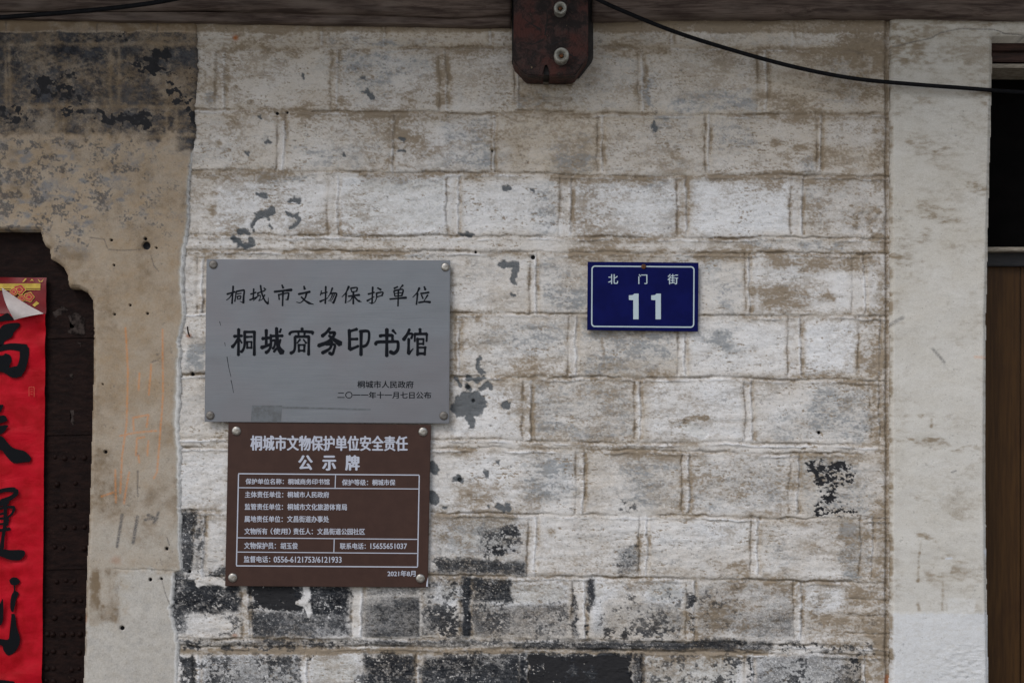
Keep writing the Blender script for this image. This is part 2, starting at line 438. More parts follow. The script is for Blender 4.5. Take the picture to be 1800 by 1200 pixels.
    for (x0, y0, x1, y1, v, s) in [
        (1340, 440, 1560, 476, .85, 8), (1318, 498, 1470, 546, .95, 10), (1000, 438, 1330, 462, .75, 7), (1413, 320, 1480, 412, .55, 12), (1480, 320, 1560, 420, .5, 14),
        (800, 850, 960, 898, .60, 14), (905, 140, 1010, 192, .68, 10), (870, 240, 930, 300, .55, 12), (930, 205, 1050, 300, .30, 20), (690, 225, 780, 300, .42, 16),
        (1480, 46, 1565, 100, .75, 12), (1440, 100, 1565, 200, .42, 24), (1335, 165, 1420, 196, .50, 8), (1085, 262, 1200, 300, .42, 12), (1405, 1070, 1556, 1122, .72, 9),
        (1480, 1022, 1560, 1070, .75, 8), (1330, 1020, 1398, 1060, .50, 14), (1250, 985, 1320, 1014, .60, 10), (1226, 1030, 1396, 1120, .50, 16), (1535, 180, 1562, 1250, .62, 9), (1480, 546, 1545, 566, .85, 6),
        (1340, 658, 1460, 672, .8, 6), (350, 520, 365, 552, .4, 6), (830, 632, 960, 660, .45, 12), (960, 960, 1000, 1010, .3, 16), (760, 905, 830, 960, .35, 16),
        (1040, 82, 1180, 98, .85, 6), (1110, 150, 1122, 200, .9, 5), (1150, 82, 1330, 98, .5, 6), (380, 200, 420, 230, .5, 8), (345, 210, 480, 298, .22, 20),
        (640, 270, 700, 304, .45, 8), (520, 160, 700, 190, .25, 14), (700, 160, 780, 195, .4, 10), (840, 120, 905, 195, .25, 16), (1180, 330, 1230, 415, .40, 10),
        (1560, 1150, 1600, 1250, .8, 8), (1040, 1060, 1140, 1110, .35, 20), (1220, 1040, 1330, 1110, .35, 20), (840, 1055, 1000, 1115, .40, 18), (330, 880, 400, 904, .35, 8),
        (340, 440, 380, 452, .6, 5), (1000, 630, 1100, 655, .3, 14), (1410, 905, 1560, 1020, .25, 20), (1140, 650, 1200, 670, .6, 8), (350, 300, 520, 312, .6, 6)]:
        stain = np.maximum(stain, v * box(Xs, Ys, x0, y0, x1, y1, s * 1.5 + 2) * fs)
    for (cx, cy, rx, ry, v) in [(870, 940, 0, 0, 0), (1365, 250, 12, 9, .9), (1403, 262, 13, 7, .8), (968, 935, 9, 9, .9), (372, 367, 7, 9, 1), (414, 155, 8, 4, .8), (443, 183, 7, 5, .9),
        (386, 253, 7, 8, .7), (822, 462, 6, 7, .8), (838, 560, 5, 6, .8), (375, 340, 8, 6, .7), (1560, 380, 8, 30, .8), (1400, 838, 16, 26, .3), (1130, 590, 8, 6, .6)]:
        if rx: stain = np.maximum(stain, v * blob(X, Y, cx, cy, rx, ry))
    for x in (412, 520, 640, 742): stain = np.maximum(stain, .5 * stroke(X, Y, [(x, 1030), (x + 2, 1060)], 4, 4))
    stain = np.maximum(stain, .40 * box(Xs, Ys, 1032, 578, 1228, 596, 6)); stain = np.maximum(stain, .35 * box(Xs, Ys, 788, 460, 800, 745, 5)); stain = np.maximum(stain, .55 * stroke(X, Y, [(1060, 584), (1061, 640)], 3, 3)); stain = np.maximum(stain, .5 * stroke(X, Y, [(1205, 584), (1204, 620)], 3, 3))  # shadow tinted in right of the plaque; dirty band and runs below the plate
    # ---- grey brick showing through
    for (x0, y0, x1, y1, v, s) in [
        (596, 95, 775, 128, .75, 10), (560, 66, 760, 84, .55, 6), (610, 128, 690, 175, .40, 14), (775, 207, 862, 296, .62, 8), (500, 215, 690, 300, .32, 22), (960, 262, 1045, 300, .66, 14),
        (1010, 230, 1040, 265, .60, 8), (1180, 160, 1330, 198, .52, 12), (1130, 130, 1150, 190, .72, 6), (1262, 210, 1335, 262, .52, 14), (1405, 280, 1440, 306, .70, 8), (1140, 205, 1180, 235, .55, 8),
        (945, 452, 1030, 500, .42, 12), (945, 500, 1032, 550, .55, 10), (820, 560, 1000, 625, .46, 20), (1016, 560, 1195, 655, .52, 18), (1020, 648, 1150, 660, .85, 5), (1230, 565, 1300, 630, .50, 16),
        (935, 670, 1112, 772, .55, 12), (1045, 735, 1112, 772, .75, 8), (920, 800, 1008, 885, .62, 10), (1090, 800, 1198, 890, .60, 14), (1215, 800, 1390, 898, .48, 14), (1420, 680, 1532, 775, .60, 10),
        (1295, 424, 1370, 442, .70, 6), (1400, 424, 1490, 442, .55, 6), (1360, 725, 1430, 775, .45, 12), (1480, 920, 1514, 1018, .90, 6), (1518, 930, 1530, 1010, .8, 5), (1406, 800, 1540, 908, .50, 12),
        (1405, 320, 1440, 360, .45, 8), (1440, 95, 1530, 180, .42, 20), (1245, 455, 1310, 545, .42, 16), (940, 320, 985, 412, .45, 10), (1010, 314, 1180, 330, .55, 8), (700, 200, 780, 240, .25, 14),
        (930, 325, 960, 400, .4, 8), (1030, 455, 1036, 550, .4, 5), (332, 595, 362, 660, .85, 5), (1020, 910, 1110, 960, .25, 20), (1080, 955, 1120, 1010, .52, 12), (768, 985, 928, 1010, .8, 6),
        (1225, 1030, 1390, 1120, .45, 22), (1130, 1020, 1200, 1110, .4, 20), (370, 300, 390, 180, .5, 6), (372, 92, 384, 125, .75, 5), (362, 160, 382, 188, .7, 6), (600, 308, 780, 330, .35, 10), (450, 308, 560, 322, .6, 6),
        (905, 160, 960, 195, .6, 8), (985, 40, 1040, 85, .3, 10), (1090, 60, 1150, 80, .6, 6), (1240, 520, 1310, 548, .3, 8), (760, 905, 860, 980, .42, 16), (1340, 930, 1400, 1000, .3, 16)]:
        grey = np.maximum(grey, v * box(Xs, Ys, x0, y0, x1, y1, s * 1.5 + 2) * fg)
    # ---- brightest limewash; upper wall also dulled, deepening the eave's shade in colour
    white += .40 + sst(Y0, 120, 420) * .22
    for (x0, y0, x1, y1, v) in [(600, 315, 785, 410, .6), (810, 315, 985, 410, .45), (1010, 325, 1190, 412, .5), (1215, 312, 1392, 410, .6), (380, 315, 575, 410, .45), (1210, 560, 1388, 655, .4),
        (1415, 565, 1500, 650, .45), (1140, 670, 1310, 770, .4), (1130, 1150, 1300, 1240, 1.2), (1140, 1020, 1200, 1060, .9), (545, 1150, 630, 1230, 1.0), (770, 1014, 812, 1060, .9), (1040, 1016, 1060, 1110, .8), (860, 1020, 990, 1060, .9), (790, 905, 905, 965, .9), (352, 1150, 528, 1240, .8), (1330, 1150, 1480, 1240, .8), (800, 680, 920, 770, .4), (1140, 915, 1320, 960, .35), (1410, 1020, 1480, 1070, .6),
        (860, 1025, 1000, 1060, .5), (1040, 1020, 1190, 1050, .5), (640, 310, 790, 330, .4), (1450, 205, 1560, 260, .4), (800, 905, 900, 960, .5)]:
        white += v * box(X, Y, x0, y0, x1, y1, 14)
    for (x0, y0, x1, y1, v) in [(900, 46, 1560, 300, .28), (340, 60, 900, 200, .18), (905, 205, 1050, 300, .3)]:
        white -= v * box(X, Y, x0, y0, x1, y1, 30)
    # ---- bare and blackened brick near the foot of the picture
    for (x0, y0, x1, y1, v, s) in [
        (318, 1014, 424, 1075, .72, 7), (318, 1075, 424, 1118, .34, 10), (441, 1026, 532, 1072, .98, 6), (441, 1072, 532, 1120, .52, 9), (532, 1026, 618, 1082, .70, 8), (532, 1082, 618, 1120, .44, 8),
        (741, 1014, 770, 1060, .42, 8), (770, 1014, 812, 1060, .50, 10), (741, 1060, 812, 1120, .60, 10), (812, 1012, 829, 1120, .72, 4), (830, 1018, 880, 1040, .72, 8), (830, 1040, 900, 1120, .50, 16), (900, 1060, 1005, 1120, .36, 16),
        (1006, 1020, 1014, 1120, .62, 3), (1030, 1012, 1044, 1075, .66, 5), (1024, 1070, 1036, 1120, .7, 4), (1044, 1030, 1200, 1115, .26, 18), (1040, 1100, 1200, 1122, .48, 8), (1206, 1040, 1222, 1110, .56, 5), (1222, 1030, 1320, 1110, .20, 16), (1320, 1070, 1396, 1122, .18, 10),
        (318, 1122, 520, 1142, .50, 5), (500, 1122, 960, 1138, .42, 5), (900, 1124, 1350, 1143, .52, 5), (1350, 1128, 1540, 1150, .40, 6),
        (318, 1150, 345, 1240, .62, 6), (352, 1150, 390, 1240, .60, 9), (390, 1150, 528, 1240, .42, 10), (450, 1150, 520, 1180, .52, 12), (543, 1148, 560, 1170, .66, 5), (560, 1180, 640, 1240, .34, 12), (636, 1150, 733, 1240, .70, 10), (741, 1150, 914, 1240, .66, 8),
        (931, 1150, 1110, 1250, 1.05, 4), (912, 1148, 930, 1240, .66, 4), (1110, 1148, 1136, 1240, .58, 5), (1136, 1150, 1310, 1240, .30, 14), (1250, 1150, 1310, 1240, .44, 14), (1310, 1150, 1326, 1240, .64, 4), (1326, 1155, 1514, 1240, .34, 16), (1390, 1150, 1420, 1240, .54, 10), (1490, 1150, 1516, 1240, .6, 8),
        (318, 898, 342, 1004, .62, 6), (344, 905, 362, 1004, .44, 5), (845, 925, 915, 972, .47, 14), (760, 982, 928, 1010, .50, 8), (1080, 955, 1124, 1005, .44, 12), (1085, 880, 1120, 900, .35, 8), (330, 1000, 400, 1012, .5, 4),
        (1300, 1250, 1600, 2040, .4, 20), (300, 1250, 1300, 2040, .55, 20)]:
        peel = np.maximum(peel, v * box(.5 * (X + Xs), .5 * (Y + Ys), x0, y0, x1, y1, s * 1.4))
    peel = np.maximum(peel, .80 * blob(X, Y, 895, 935, 26, 14)); peel = np.maximum(peel, .76 * blob(X, Y, 880, 968, 40, 12))
    peel *= 1 - .9 * box(X, Y, 340, 1016, 396, 1036, 5) * (fbm(X0, Y0, 14, 10, 3) > .36)
    peel *= 1 - .9 * box(X, Y, 330, 1086, 385, 1112, 6)
    peel *= 1 - .8 * box(X, Y, 548, 1155, 600, 1205, 10) * (fbm(X0, Y0, 16, 16, 5) > .42)
    for p, wd in [([(537, 1034), (540, 1050), (534, 1052)], 5), ([(528, 1058), (540, 1066), (543, 1076)], 4.5), ([(432, 1034), (430, 1060), (431, 1118)], 2.5)]:
        peel *= 1 - .95 * stroke(X, Y, p, wd, 2)
    # olive bare brick with a straight edge
    flat = box(X0 + wx * .5, Y0 + wy * .5, 636, 1046, 739, 1120, 4) * (.55 + .45 * sst(Y0 + wx * 3, 1040, 1070)) * (.6 + .4 * sst(X0 + wy * 3, 630, 668)); peel = np.maximum(peel, 1.0 * flat)
    # ---- flakes fallen off, sharp edged
    fl = np.zeros(X.shape)
    Xf, Yf = X0 + (fbm(X0, Y0, 8, 8, 6, 4) - .5) * 12, Y0 + (fbm(X0, Y0, 8, 8, 7, 4) - .5) * 11
    for pts, wd in [([(455, 342), (464, 343)], 4.5), ([(513, 353), (526, 353)], 4.5), ([(519, 349), (520, 353)], 5), ([(478, 370), (462, 376), (452, 381)], 6.5), ([(470, 383), (471, 386)], 3), ([(449, 384), (444, 398)], 3.5), ([(430, 404), (420, 407), (434, 408)], 4.5), ([(410, 418), (418, 425), (428, 432), (440, 430), (441, 420)], 5.5),
            ([(446, 404), (447, 404)], 2.5), ([(506, 376), (514, 379), (522, 376)], 3.5), ([(522, 380), (524, 388), (518, 396), (508, 400)], 4), ([(474, 396), (475, 399)], 2.6),
            ([(880, 465), (896, 465), (908, 466)], 5), ([(906, 470), (906, 482), (904, 492)], 5.5), ([(908, 496), (909, 500)], 2), ([(842, 628), (842, 640)], 4), ([(840, 645), (848, 652)], 5.5), ([(802, 664), (808, 678)], 3.5), ([(820, 664), (836, 668), (850, 664)], 4.5), ([(822, 678), (824, 682)], 5), ([(845, 684), (858, 676), (861, 682)], 4.5),
            ([(804, 706), (812, 694), (838, 692)], 5), ([(814, 712), (838, 708), (832, 718)], 17), ([(800, 716), (806, 724)], 8), ([(846, 708), (852, 712)], 4), ([(826, 734), (828, 744)], 7.5),
            ([(886, 712), (894, 712)], 5.5), ([(889, 708), (889, 710)], 4), ([(800, 842), (812, 845)], 4.5), ([(806, 838), (808, 843)], 4.5), ([(874, 812), (875, 813)], 4), ([(854, 830), (855, 836)], 4.5), ([(896, 819), (897, 819)], 2), ([(758, 816), (764, 826)], 7), ([(758, 870), (764, 878)], 8),
            ([(778, 892), (782, 893)], 3.5), ([(876, 889), (884, 894)], 6), ([(890, 890), (894, 894)], 5), ([(858, 888), (858, 891)], 3), ([(822, 412), (828, 415)], 4.5), ([(808, 411), (832, 412)], 2.6), ([(639, 135), (641, 137)], 4), ([(647, 160), (652, 170)], 5), ([(638, 162), (642, 163)], 3.5), ([(605, 270), (607, 273)], 2.5), ([(470, 250), (473, 249)], 2.5), ([(434, 269), (436, 271)], 3.5), ([(531, 132), (534, 134)], 3.5), ([(457, 203), (458, 208)], 3), ([(886, 329), (893, 330)], 4.5), ([(934, 334), (937, 335)], 3.5), ([(1150, 215), (1152, 230)], 4), ([(703, 265), (711, 266)], 3), ([(705, 244), (710, 248)], 3.5), ([(900, 517), (904, 520)], 3)]:
        fl = np.maximum(fl, stroke(Xf, Yf, pts, wd, 1.2))
    for pts, wd in [([(410, 418), (418, 427), (430, 433), (441, 430)], 4), ([(430, 404), (418, 408)], 2.5), ([(462, 378), (450, 386), (445, 397)], 2)]: soot = np.maximum(soot, .62 * stroke(Xf, Yf, pts, wd, 2))
    # blackened scrape on the right hand brick
    sc = box(X, Y, 1420, 808, 1500, 905, 7)
    scrape = np.zeros(X.shape)
    sn = .45 * fbm(X0, Y0, 24, 12, 1, 4) + .55 * (.5 + 1.4 * (fbm(X0, Y0, 7, 5, 4, 3) - .5))
    for (x0, y0, x1, y1, v) in [(1420, 812, 1500, 832, .64), (1428, 828, 1504, 850, .62), (1435, 850, 1472, 866, .48), (1440, 866, 1466, 884, .60), (1432, 884, 1504, 908, .36)]:
        scrape = np.maximum(scrape, box(.5 * (X + Xs), .5 * (Y + Ys), x0, y0, x1, y1, 7) * v)
    for p in [[(925, 844), (955, 842)], [(940, 862), (965, 852)], [(945, 828), (980, 828)], [(950, 835), (978, 838)]]:
        grey = np.maximum(grey, 1.2 * stroke(X, Y, p, 2.2, 2))
    # bluish pale scar
    sc2 = stroke(Xf, Yf, [(1205, 748), (1222, 756), (1236, 764)], 9, 1.5)
    stain = np.maximum(stain * (1 - sc2), .8 * stroke(Xf, Yf, [(1203, 740), (1215, 736), (1242, 733)], 5, 2)); white += sc2 * .7
    h -= .0016 * sc2
    # mouldy brown crust at the right margin
    crust = np.maximum(box(X, Y, 1500, 360, 1560, 425, 10), np.maximum(box(X, Y, 1490, 48, 1562, 130, 10), .8 * box(X, Y, 1528, 640, 1560, 780, 8)))
    stain = np.maximum(stain, crust * np.clip(fbm(X0, Y0, 12, 12, 2, 4) * 3 - .8, 0, 1))
    h += crust * (fbm(X0, Y0, 9, 9, 4, 3) - .5) * .008
    # string of small ledges at lower right
    for yy in (1053, 1080, 1083, 1112):
        d = Y - yy - (X0 - 1500) * .03; mk = sst(X0, 1478, 1492)
        h -= mk * .0030 * np.exp(-(d / 1.6) ** 2); stain = np.maximum(stain, mk * .8 * np.exp(-(d / 2.5) ** 2))
    # seam against the pilaster
    d = X0 + wx * .4 - 1559
    h -= .010 * np.exp(-(d / 3.2) ** 2); stain = np.maximum(stain, .9 * np.exp(-(d / 5) ** 2))
    h -= .008 * sst(X0, 1561, 1566)
    # pointing under the beam and round the beam end
    top = 1 - sst(Y, 55, 60)
    stain = np.maximum(stain, .95 * top); h += .003 * top
    cr = sst(X, 905, 912) * (1 - sst(X, 1004, 1010)) * sst(Y, 135, 139)
    for yy in (148, 173, 196):
        h -= cr * .005 * np.exp(-((Y - yy) / 2.2) ** 2); stain = np.maximum(stain, cr * np.exp(-((Y - yy) / 5) ** 2) * .8)
    rust = np.maximum(rust, blob(X0, Y0, 414, 67, 5, 5)); rust = np.maximum(rust, .8 * blob(X0, Y0, 332, 590, 5, 4))
    rust = np.maximum(rust, .7 * stroke(X0, Y0, [(1560, 1190), (1558, 1210)], 5, 3)); rust = np.maximum(rust, .6 * blob(X0, Y0, 413, 1116, 5, 3))
    # nail holes
    holes = np.zeros(X.shape)
    for (cx, cy, r) in [(836, 443, 2.4), (823, 680, 4), (832, 704, 3), (808, 843, 4), (338, 657, 3.5), (865, 265, 2), (505, 198, 2.4), (333, 1004, 3), (487, 199, 3), (1440, 760, 3), (937, 452, 4)]:
        holes = np.maximum(holes, 1 - sst(np.hypot(X0 - cx, Y0 - cy), r * .6, r * 1.3))
    h -= .010 * holes; soot = np.maximum(soot, holes)
    NP = cover(X0, Y0, [(34, 30, .8), (13, 11, .9), (6, 5, .9), (3.2, 3, .9)], 1)
    NQ = cover(X0, Y0, [(48, 36, .9), (9, 7, .7), (3.0, 2.6, 1.0)], 6)
    pm = np.clip(np.maximum(peel, .05 * sst(Y0, 600, 1000)), 0, 1.1)
    dark = sst(pm * 1.05 - NP, -.16, .20)
    film = np.clip(pm * 1.25, 0, 1) * (.25 + .75 * NQ)        # lime rubbed thin over dark brick: every tone from black to white
    peel = np.clip(np.maximum(dark * (.62 + .5 * pm * (1 - .5 * NQ)), film * .72), 0, 1)
    for (x0, y0, x1, y1, v) in [(300, 1004, 328, 1112, .72), (318, 1014, 424, 1078, .80), (318, 1078, 424, 1118, .25), (441, 1072, 618, 1120, .66), (532, 1026, 618, 1082, .82), (640, 1016, 740, 1054, .48), (741, 1060, 770, 1119, .6), (741, 1014, 812, 1060, .35),
        (812, 1012, 829, 1122, .86), (830, 1018, 900, 1060, .72), (830, 1060, 1005, 1120, .50), (900, 1022, 1005, 1060, .20), (1030, 1014, 1046, 1076, .8), (1044, 1060, 1200, 1120, .34), (1222, 1030, 1396, 1120, .26), (1330, 1070, 1396, 1122, .40),
        (636, 1150, 733, 1240, .72), (741, 1150, 914, 1240, .76), (543, 1150, 636, 1240, .18), (352, 1150, 528, 1240, .46), (1326, 1150, 1514, 1240, .44), (1136, 1150, 1310, 1240, .16), (500, 1123, 960, 1138, .55), (900, 1124, 1360, 1144, .66), (318, 1122, 500, 1138, .45),
        (318, 898, 345, 1004, .66), (345, 905, 362, 1004, .4), (768, 982, 928, 1010, .68), (840, 925, 915, 975, .45), (760, 905, 928, 980, .22), (1085, 960, 1124, 1008, .4), (912, 1148, 930, 1240, .8), (1110, 1148, 1136, 1240, .6), (1006, 1020, 1013, 1122, .85), (425, 1014, 441, 1120, .2)]:
        peel = np.maximum(peel, v * box(.5 * (X + Xs), .5 * (Y + Ys), x0, y0, x1, y1, 7) * (.78 + .62 * NQ))
    peel = peel * (1 - flat) + flat * (.70 + .12 * NQ)
    for p, wd in [([(352, 1024), (370, 1020), (394, 1026)], 7), ([(345, 1104), (372, 1092), (398, 1100)], 9), ([(537, 1030), (541, 1050), (534, 1056)], 5.5), ([(526, 1058), (540, 1064), (543, 1078)], 5), ([(430, 1036), (429, 1060), (432, 1118)], 2.5), ([(560, 1166), (585, 1175), (600, 1200)], 16), ([(1012, 1022), (1014, 1040)], 6), ([(1026, 1070), (1030, 1095)], 4)]:
        peel = peel * (1 - .95 * stroke(Xf, Yf, p, wd, 2))
    peel = peel * (1 - .75 * sst(cover(X0, Y0, [(3.4, 3.0, 1.0), (2.4, 2.2, .6), (30, 20, .4)], 0), .90, .97))
    stain = np.maximum(stain, .95 * box(X, Y, 318, 1139, 1350, 1150, 2.5) * sst(Y0, 1136, 1140))
    sk = sst(scrape * 1.1 - cover(X0, Y0, [(17, 9, .9), (6, 3.6, 1.0), (3, 2.4, .9)], 7), -.14, .14); peel = np.maximum(peel, sk); soot = np.maximum(soot, sk * .56)
    NG = cover(X0, Y0, [(90, 50, .7), (26, 9, .9), (7, 4, .8), (3.0, 2.4, 1.0)], 2)
    grey = np.clip(grey * (.40 + .85 * NG) + .50 * np.clip(NG - .52, 0, 1), 0, 1)
    NS = cover(X0, Y0, [(80, 40, .9), (24, 10, .8), (8, 4, .7), (3.2, 2.4, 1.0)], 4)
    upper = 1 - sst(Y0, 150, 520)  # extra stain up the wall: dirt, with the eave's shade deepened in colour
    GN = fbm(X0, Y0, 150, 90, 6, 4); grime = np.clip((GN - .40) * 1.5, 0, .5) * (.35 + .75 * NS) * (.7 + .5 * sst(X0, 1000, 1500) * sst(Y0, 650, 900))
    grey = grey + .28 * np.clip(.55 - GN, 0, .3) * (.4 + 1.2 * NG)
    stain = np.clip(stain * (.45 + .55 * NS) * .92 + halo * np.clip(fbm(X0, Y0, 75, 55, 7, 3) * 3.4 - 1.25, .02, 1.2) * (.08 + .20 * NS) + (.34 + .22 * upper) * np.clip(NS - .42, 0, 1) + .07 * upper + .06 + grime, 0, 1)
    white -= .15 * halo
    fleck = cover(X0, Y0, [(11, 2.4, 1.0), (3.4, 2.2, .9), (60, 40, .55)], 5)
    fleck = sst(fleck, .86, .98)                              # pinholes, brush drags and grit
    soot = np.maximum(soot, .62 * sst(peel, .9, 1.0) * (NQ < .25))
    for (x0, y0, x1, y1, v) in [(930, 1152, 1110, 1250, .80), (446, 1028, 520, 1072, .66), (330, 1030, 420, 1060, .40), (640, 1160, 725, 1230, .35), (770, 1070, 810, 1118, .5), (860, 950, 910, 975, .45), (500, 1123, 700, 1136, .5), (1150, 1128, 1330, 1142, .45)]:
        soot = np.maximum(soot, v * box(.5 * (X + Xs), .5 * (Y + Ys), x0, y0, x1, y1, 6) * (1 - .8 * sst(NP, .78, .9)))
    peel = np.maximum(peel * (1 - flat), flat * (.62 + .30 * NQ)); grey = grey * (1 - flat); stain = np.maximum(stain, .8 * flat); h -= .0020 * sst(fl, .4, .6) - .0008 * flat + .0009 * peel + .0012 * fleck; peel = peel * (1 - fl)
    stain = stain * (1 - flat)
    layers = np.stack([peel, stain, grey, white], -1); marks = np.stack([soot, fl, z, rust], -1); stain = np.maximum(stain, fleck * .8); layers[..., 1] = stain; layers[..., 0] = peel
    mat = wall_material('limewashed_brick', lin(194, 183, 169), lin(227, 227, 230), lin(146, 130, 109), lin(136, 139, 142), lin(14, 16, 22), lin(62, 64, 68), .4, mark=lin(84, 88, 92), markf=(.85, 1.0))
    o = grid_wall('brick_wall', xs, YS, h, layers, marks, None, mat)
    tag(o, 'large grey brick wall under worn white limewash, holding the three signs', 'brick wall')

# ------------------------------------------------------------------ beige rendered wall with the stepped doorway
DOOR_L = [(-700, 405), (72, 405), (76, 424), (80, 432), (88, 438), (90, 455), (100, 460), (112, 470), (119, 484), (121, 500), (124, 506), (140, 507), (154, 514), (163, 528),
          (165, 560), (165, 650), (162, 760), (158, 900), (153, 1000), (150, 1100), (147, 1200), (140, 2060), (-700, 2060)]
def plaster_wall():
    xs = grid_axes(-760, 352, -10, 352, ST)
    _AX[:] = [xs, YS]
    X0, Y0 = np.meshgrid(xs, YS)
    z = np.zeros(X0.shape)
    n1 = fbm(X0, Y0, 18, 18, 2, 4); n2 = fbm(X0, Y0, 60, 60, 3, 4)
    wx = (fbm(X0, Y0, 30, 30, 4) - .5) * 8; wy = (fbm(X0, Y0, 30, 30, 5) - .5) * 8
    X, Y = X0 + wx, Y0 + wy
    EY = [-260, 60, 130, 190, 235, 270, 330, 400, 440, 500, 560, 600, 615, 650, 700, 740, 800, 900, 1002, 1006, 1062, 1068, 1110, 1140, 1200, 2040]
    EX = [346, 346, 349, 344, 345, 339, 334, 333, 327, 324, 328, 316, 320, 319, 319, 316, 320, 319, 322, 309, 306, 302, 312, 316, 314, 314]
    edge = np.interp(Y0, EY, EX) + (fbm(X0 * 0, Y0, 10, 8, 6, 3) - .5) * 5
    de = X0 - edge                         # >0 beyond the broken edge
    h = .0085 + (fbm(X0, Y0, 90, 90, 5) - .5) * .006 + (fbm(X0, Y0, 14, 14, 6, 3) - .5) * .0014
    h *= 1.0
    h = np.where(de > 0, -.02, h - .004 * sst(de, -5, 0))
    sdv = np.full(X0.shape, 1e3); sel = (X0 > -760) & (X0 < 200) & (Y0 > 360)
    sdv[sel] = sdist(X0[sel] + wx[sel] * .25, Y0[sel] + wy[sel] * .25, DOOR_L)
    h = np.where(sdv < 0, -.03, h - .006 * (1 - sst(sdv, 0, 7)))
    keep = (de < 3) & (sdv > -2.2)
    peel, stain, grey, white, soot, orange, pencil, rust = [z.copy() for _ in range(8)]
    # upper courses: sooty brick with pale joints
    band = sst(Y, 56, 60) * (1 - sst(Y + (n1 - .5) * 40 + (n2 - .5) * 30, 234, 252))
    low = sst(X, 300, 320) * box(X, Y, 290, 200, 360, 268, 6); band = np.maximum(band, low)
    peel = band * (.80 + (n2 - .5) * .5)
    joint = np.zeros(X0.shape)
    for yy, wd in ((79, 4), (189, 4), (240, 5)): joint = np.maximum(joint, np.exp(-((Y - yy) / wd) ** 2))
    for (x, a, b) in [(12, 82, 187), (19, 82, 187), (195, 82, 187), (210, 82, 187), (102, 191, 238), (116, 191, 238), (296, 191, 250), (312, 191, 240), (-90, 82, 187), (-200, 82, 187)]:
        joint = np.maximum(joint, .9 * np.exp(-((X - x) / 3.5) ** 2) * (Y > a) * (Y < b))
    peel *= 1 - .50 * joint; h += .0012 * joint * band - .0008 * band
    stain = np.maximum(stain, band * .55); stain = np.maximum(stain, .9 * (1 - sst(Y, 54, 60)))
    grey = np.maximum(grey, .35 * (1 - sst(Y, 54, 60)))
    Xk, Yk = X0 + (fbm(X0, Y0, 16, 14, 3, 4) - .5) * 44, Y0 + (fbm(X0, Y0, 16, 14, 6, 4) - .5) * 30; kk = np.clip(fbm(X0, Y0, 9, 8, 1, 4) * 3.6 - .72, .2, 1.3)
    for (cx, cy, rx, ry, v) in [(75, 152, 16, 16, .9), (105, 160, 20, 16, .75), (122, 162, 12, 18, .8), (118, 136, 16, 8, .5), (145, 173, 10, 6, .8), (60, 160, 10, 8, .6), (285, 98, 22, 12, .85), (262, 118, 26, 10, .8), (302, 140, 12, 16, .55), (310, 160, 16, 14, .7), (325, 180, 16, 8, .7), (345, 135, 8, 10, .6),
                                (30, 205, 32, 16, .85), (190, 207, 22, 8, .75), (235, 212, 34, 12, .85), (130, 198, 30, 6, .6), (275, 205, 12, 8, .6), (340, 205, 10, 18, .8), (255, 222, 20, 8, .7), (220, 65, 20, 8, .5)]:
        soot = np.maximum(soot, v * blob(Xk, Yk, cx, cy, rx * 1.15, ry * 1.15) * kk)
    # mottled zone where paint hangs on
    mz = sst(Y, 238, 252) * (1 - sst(Y + (n2 - .5) * 90, 385, 430)) * (1 - .55 * sst(X, 180, 330))
    mm = fbm(X0, Y0, 13, 11, 1, 4)
    peel = np.maximum(peel, mz * np.clip((mm - .47) * 5.2, 0, .60) * (.75 + .5 * (1 - sst(X, 20, 140))))
    grey = np.maximum(grey, mz * np.clip((fbm(X0, Y0, 20, 12, 2, 4) - .42) * 4.0, 0, .8))
    grey = np.maximum(grey, .5 * box(X, Y, 95, 425, 160, 460, 10)); 
    for pts in ([(102, 420), (108, 432), (100, 440)], [(130, 420), (150, 428), (158, 430)]): peel = np.maximum(peel, .55 * stroke(X, Y, pts, 4, 3))
    # beige body: faint clouds, cleaner and greyer towards the foot
    stain = np.maximum(stain, .24 + 1.1 * (n2 - .5) - .25 * sst(Y0, 850, 1100))
    white += .25 + .45 * sst(Y0, 650, 1000)
    Xg, Yg = X0 + (n1 - .5) * 60 + (fbm(X0, Y0, 7, 7, 5, 3) - .5) * 26, Y0 + (n1 - .5) * 50 + (fbm(X0, Y0, 7, 7, 3, 3) - .5) * 26
    gp = np.maximum(box(Xg, Yg, 214, 1004, 340, 1250, 14), box(Xg, Yg, 130, 1098, 340, 2060, 16))
    white += .5 * gp; stain *= 1 - gp; grey = np.maximum(grey, gp * .30)
    stain = np.maximum(stain, .75 * box(X, Y, 158, 1000, 212, 1095, 10) * np.clip(fbm(X0, Y0, 14, 50, 3) * 2.6 - .5, 0, 1.2))
    stain = np.maximum(stain, .5 * blob(X, Y, 285, 850, 18, 26)); stain = np.maximum(stain, .7 * blob(X, Y, 178, 896, 10, 6))
    stain = np.maximum(stain, .55 * (1 - sst(sdv, 0, 10)))
    d = Y - 1001 - (X0 - 200) * .02; h -= .0018 * np.exp(-(d / 1.8) ** 2) * sst(X, 195, 205) * (X < 320)
    white += .5 * sst(de, -9, -3) * sst(Y0, 262, 285)
    # torn white rim of the plaster
    rim = sst(de, -np.interp(Y0, [270, 400, 440, 560, 600, 660, 720, 800, 900, 1000], [5, 6, 13, 10, 9, 14, 17, 13, 9, 7]), 0) * sst(Y0, 262, 275) * (1 - sst(Y0, 990, 1004))
    white = white + rim * 2.2; stain *= 1 - rim; peel *= 1 - rim; h -= .003 * rim
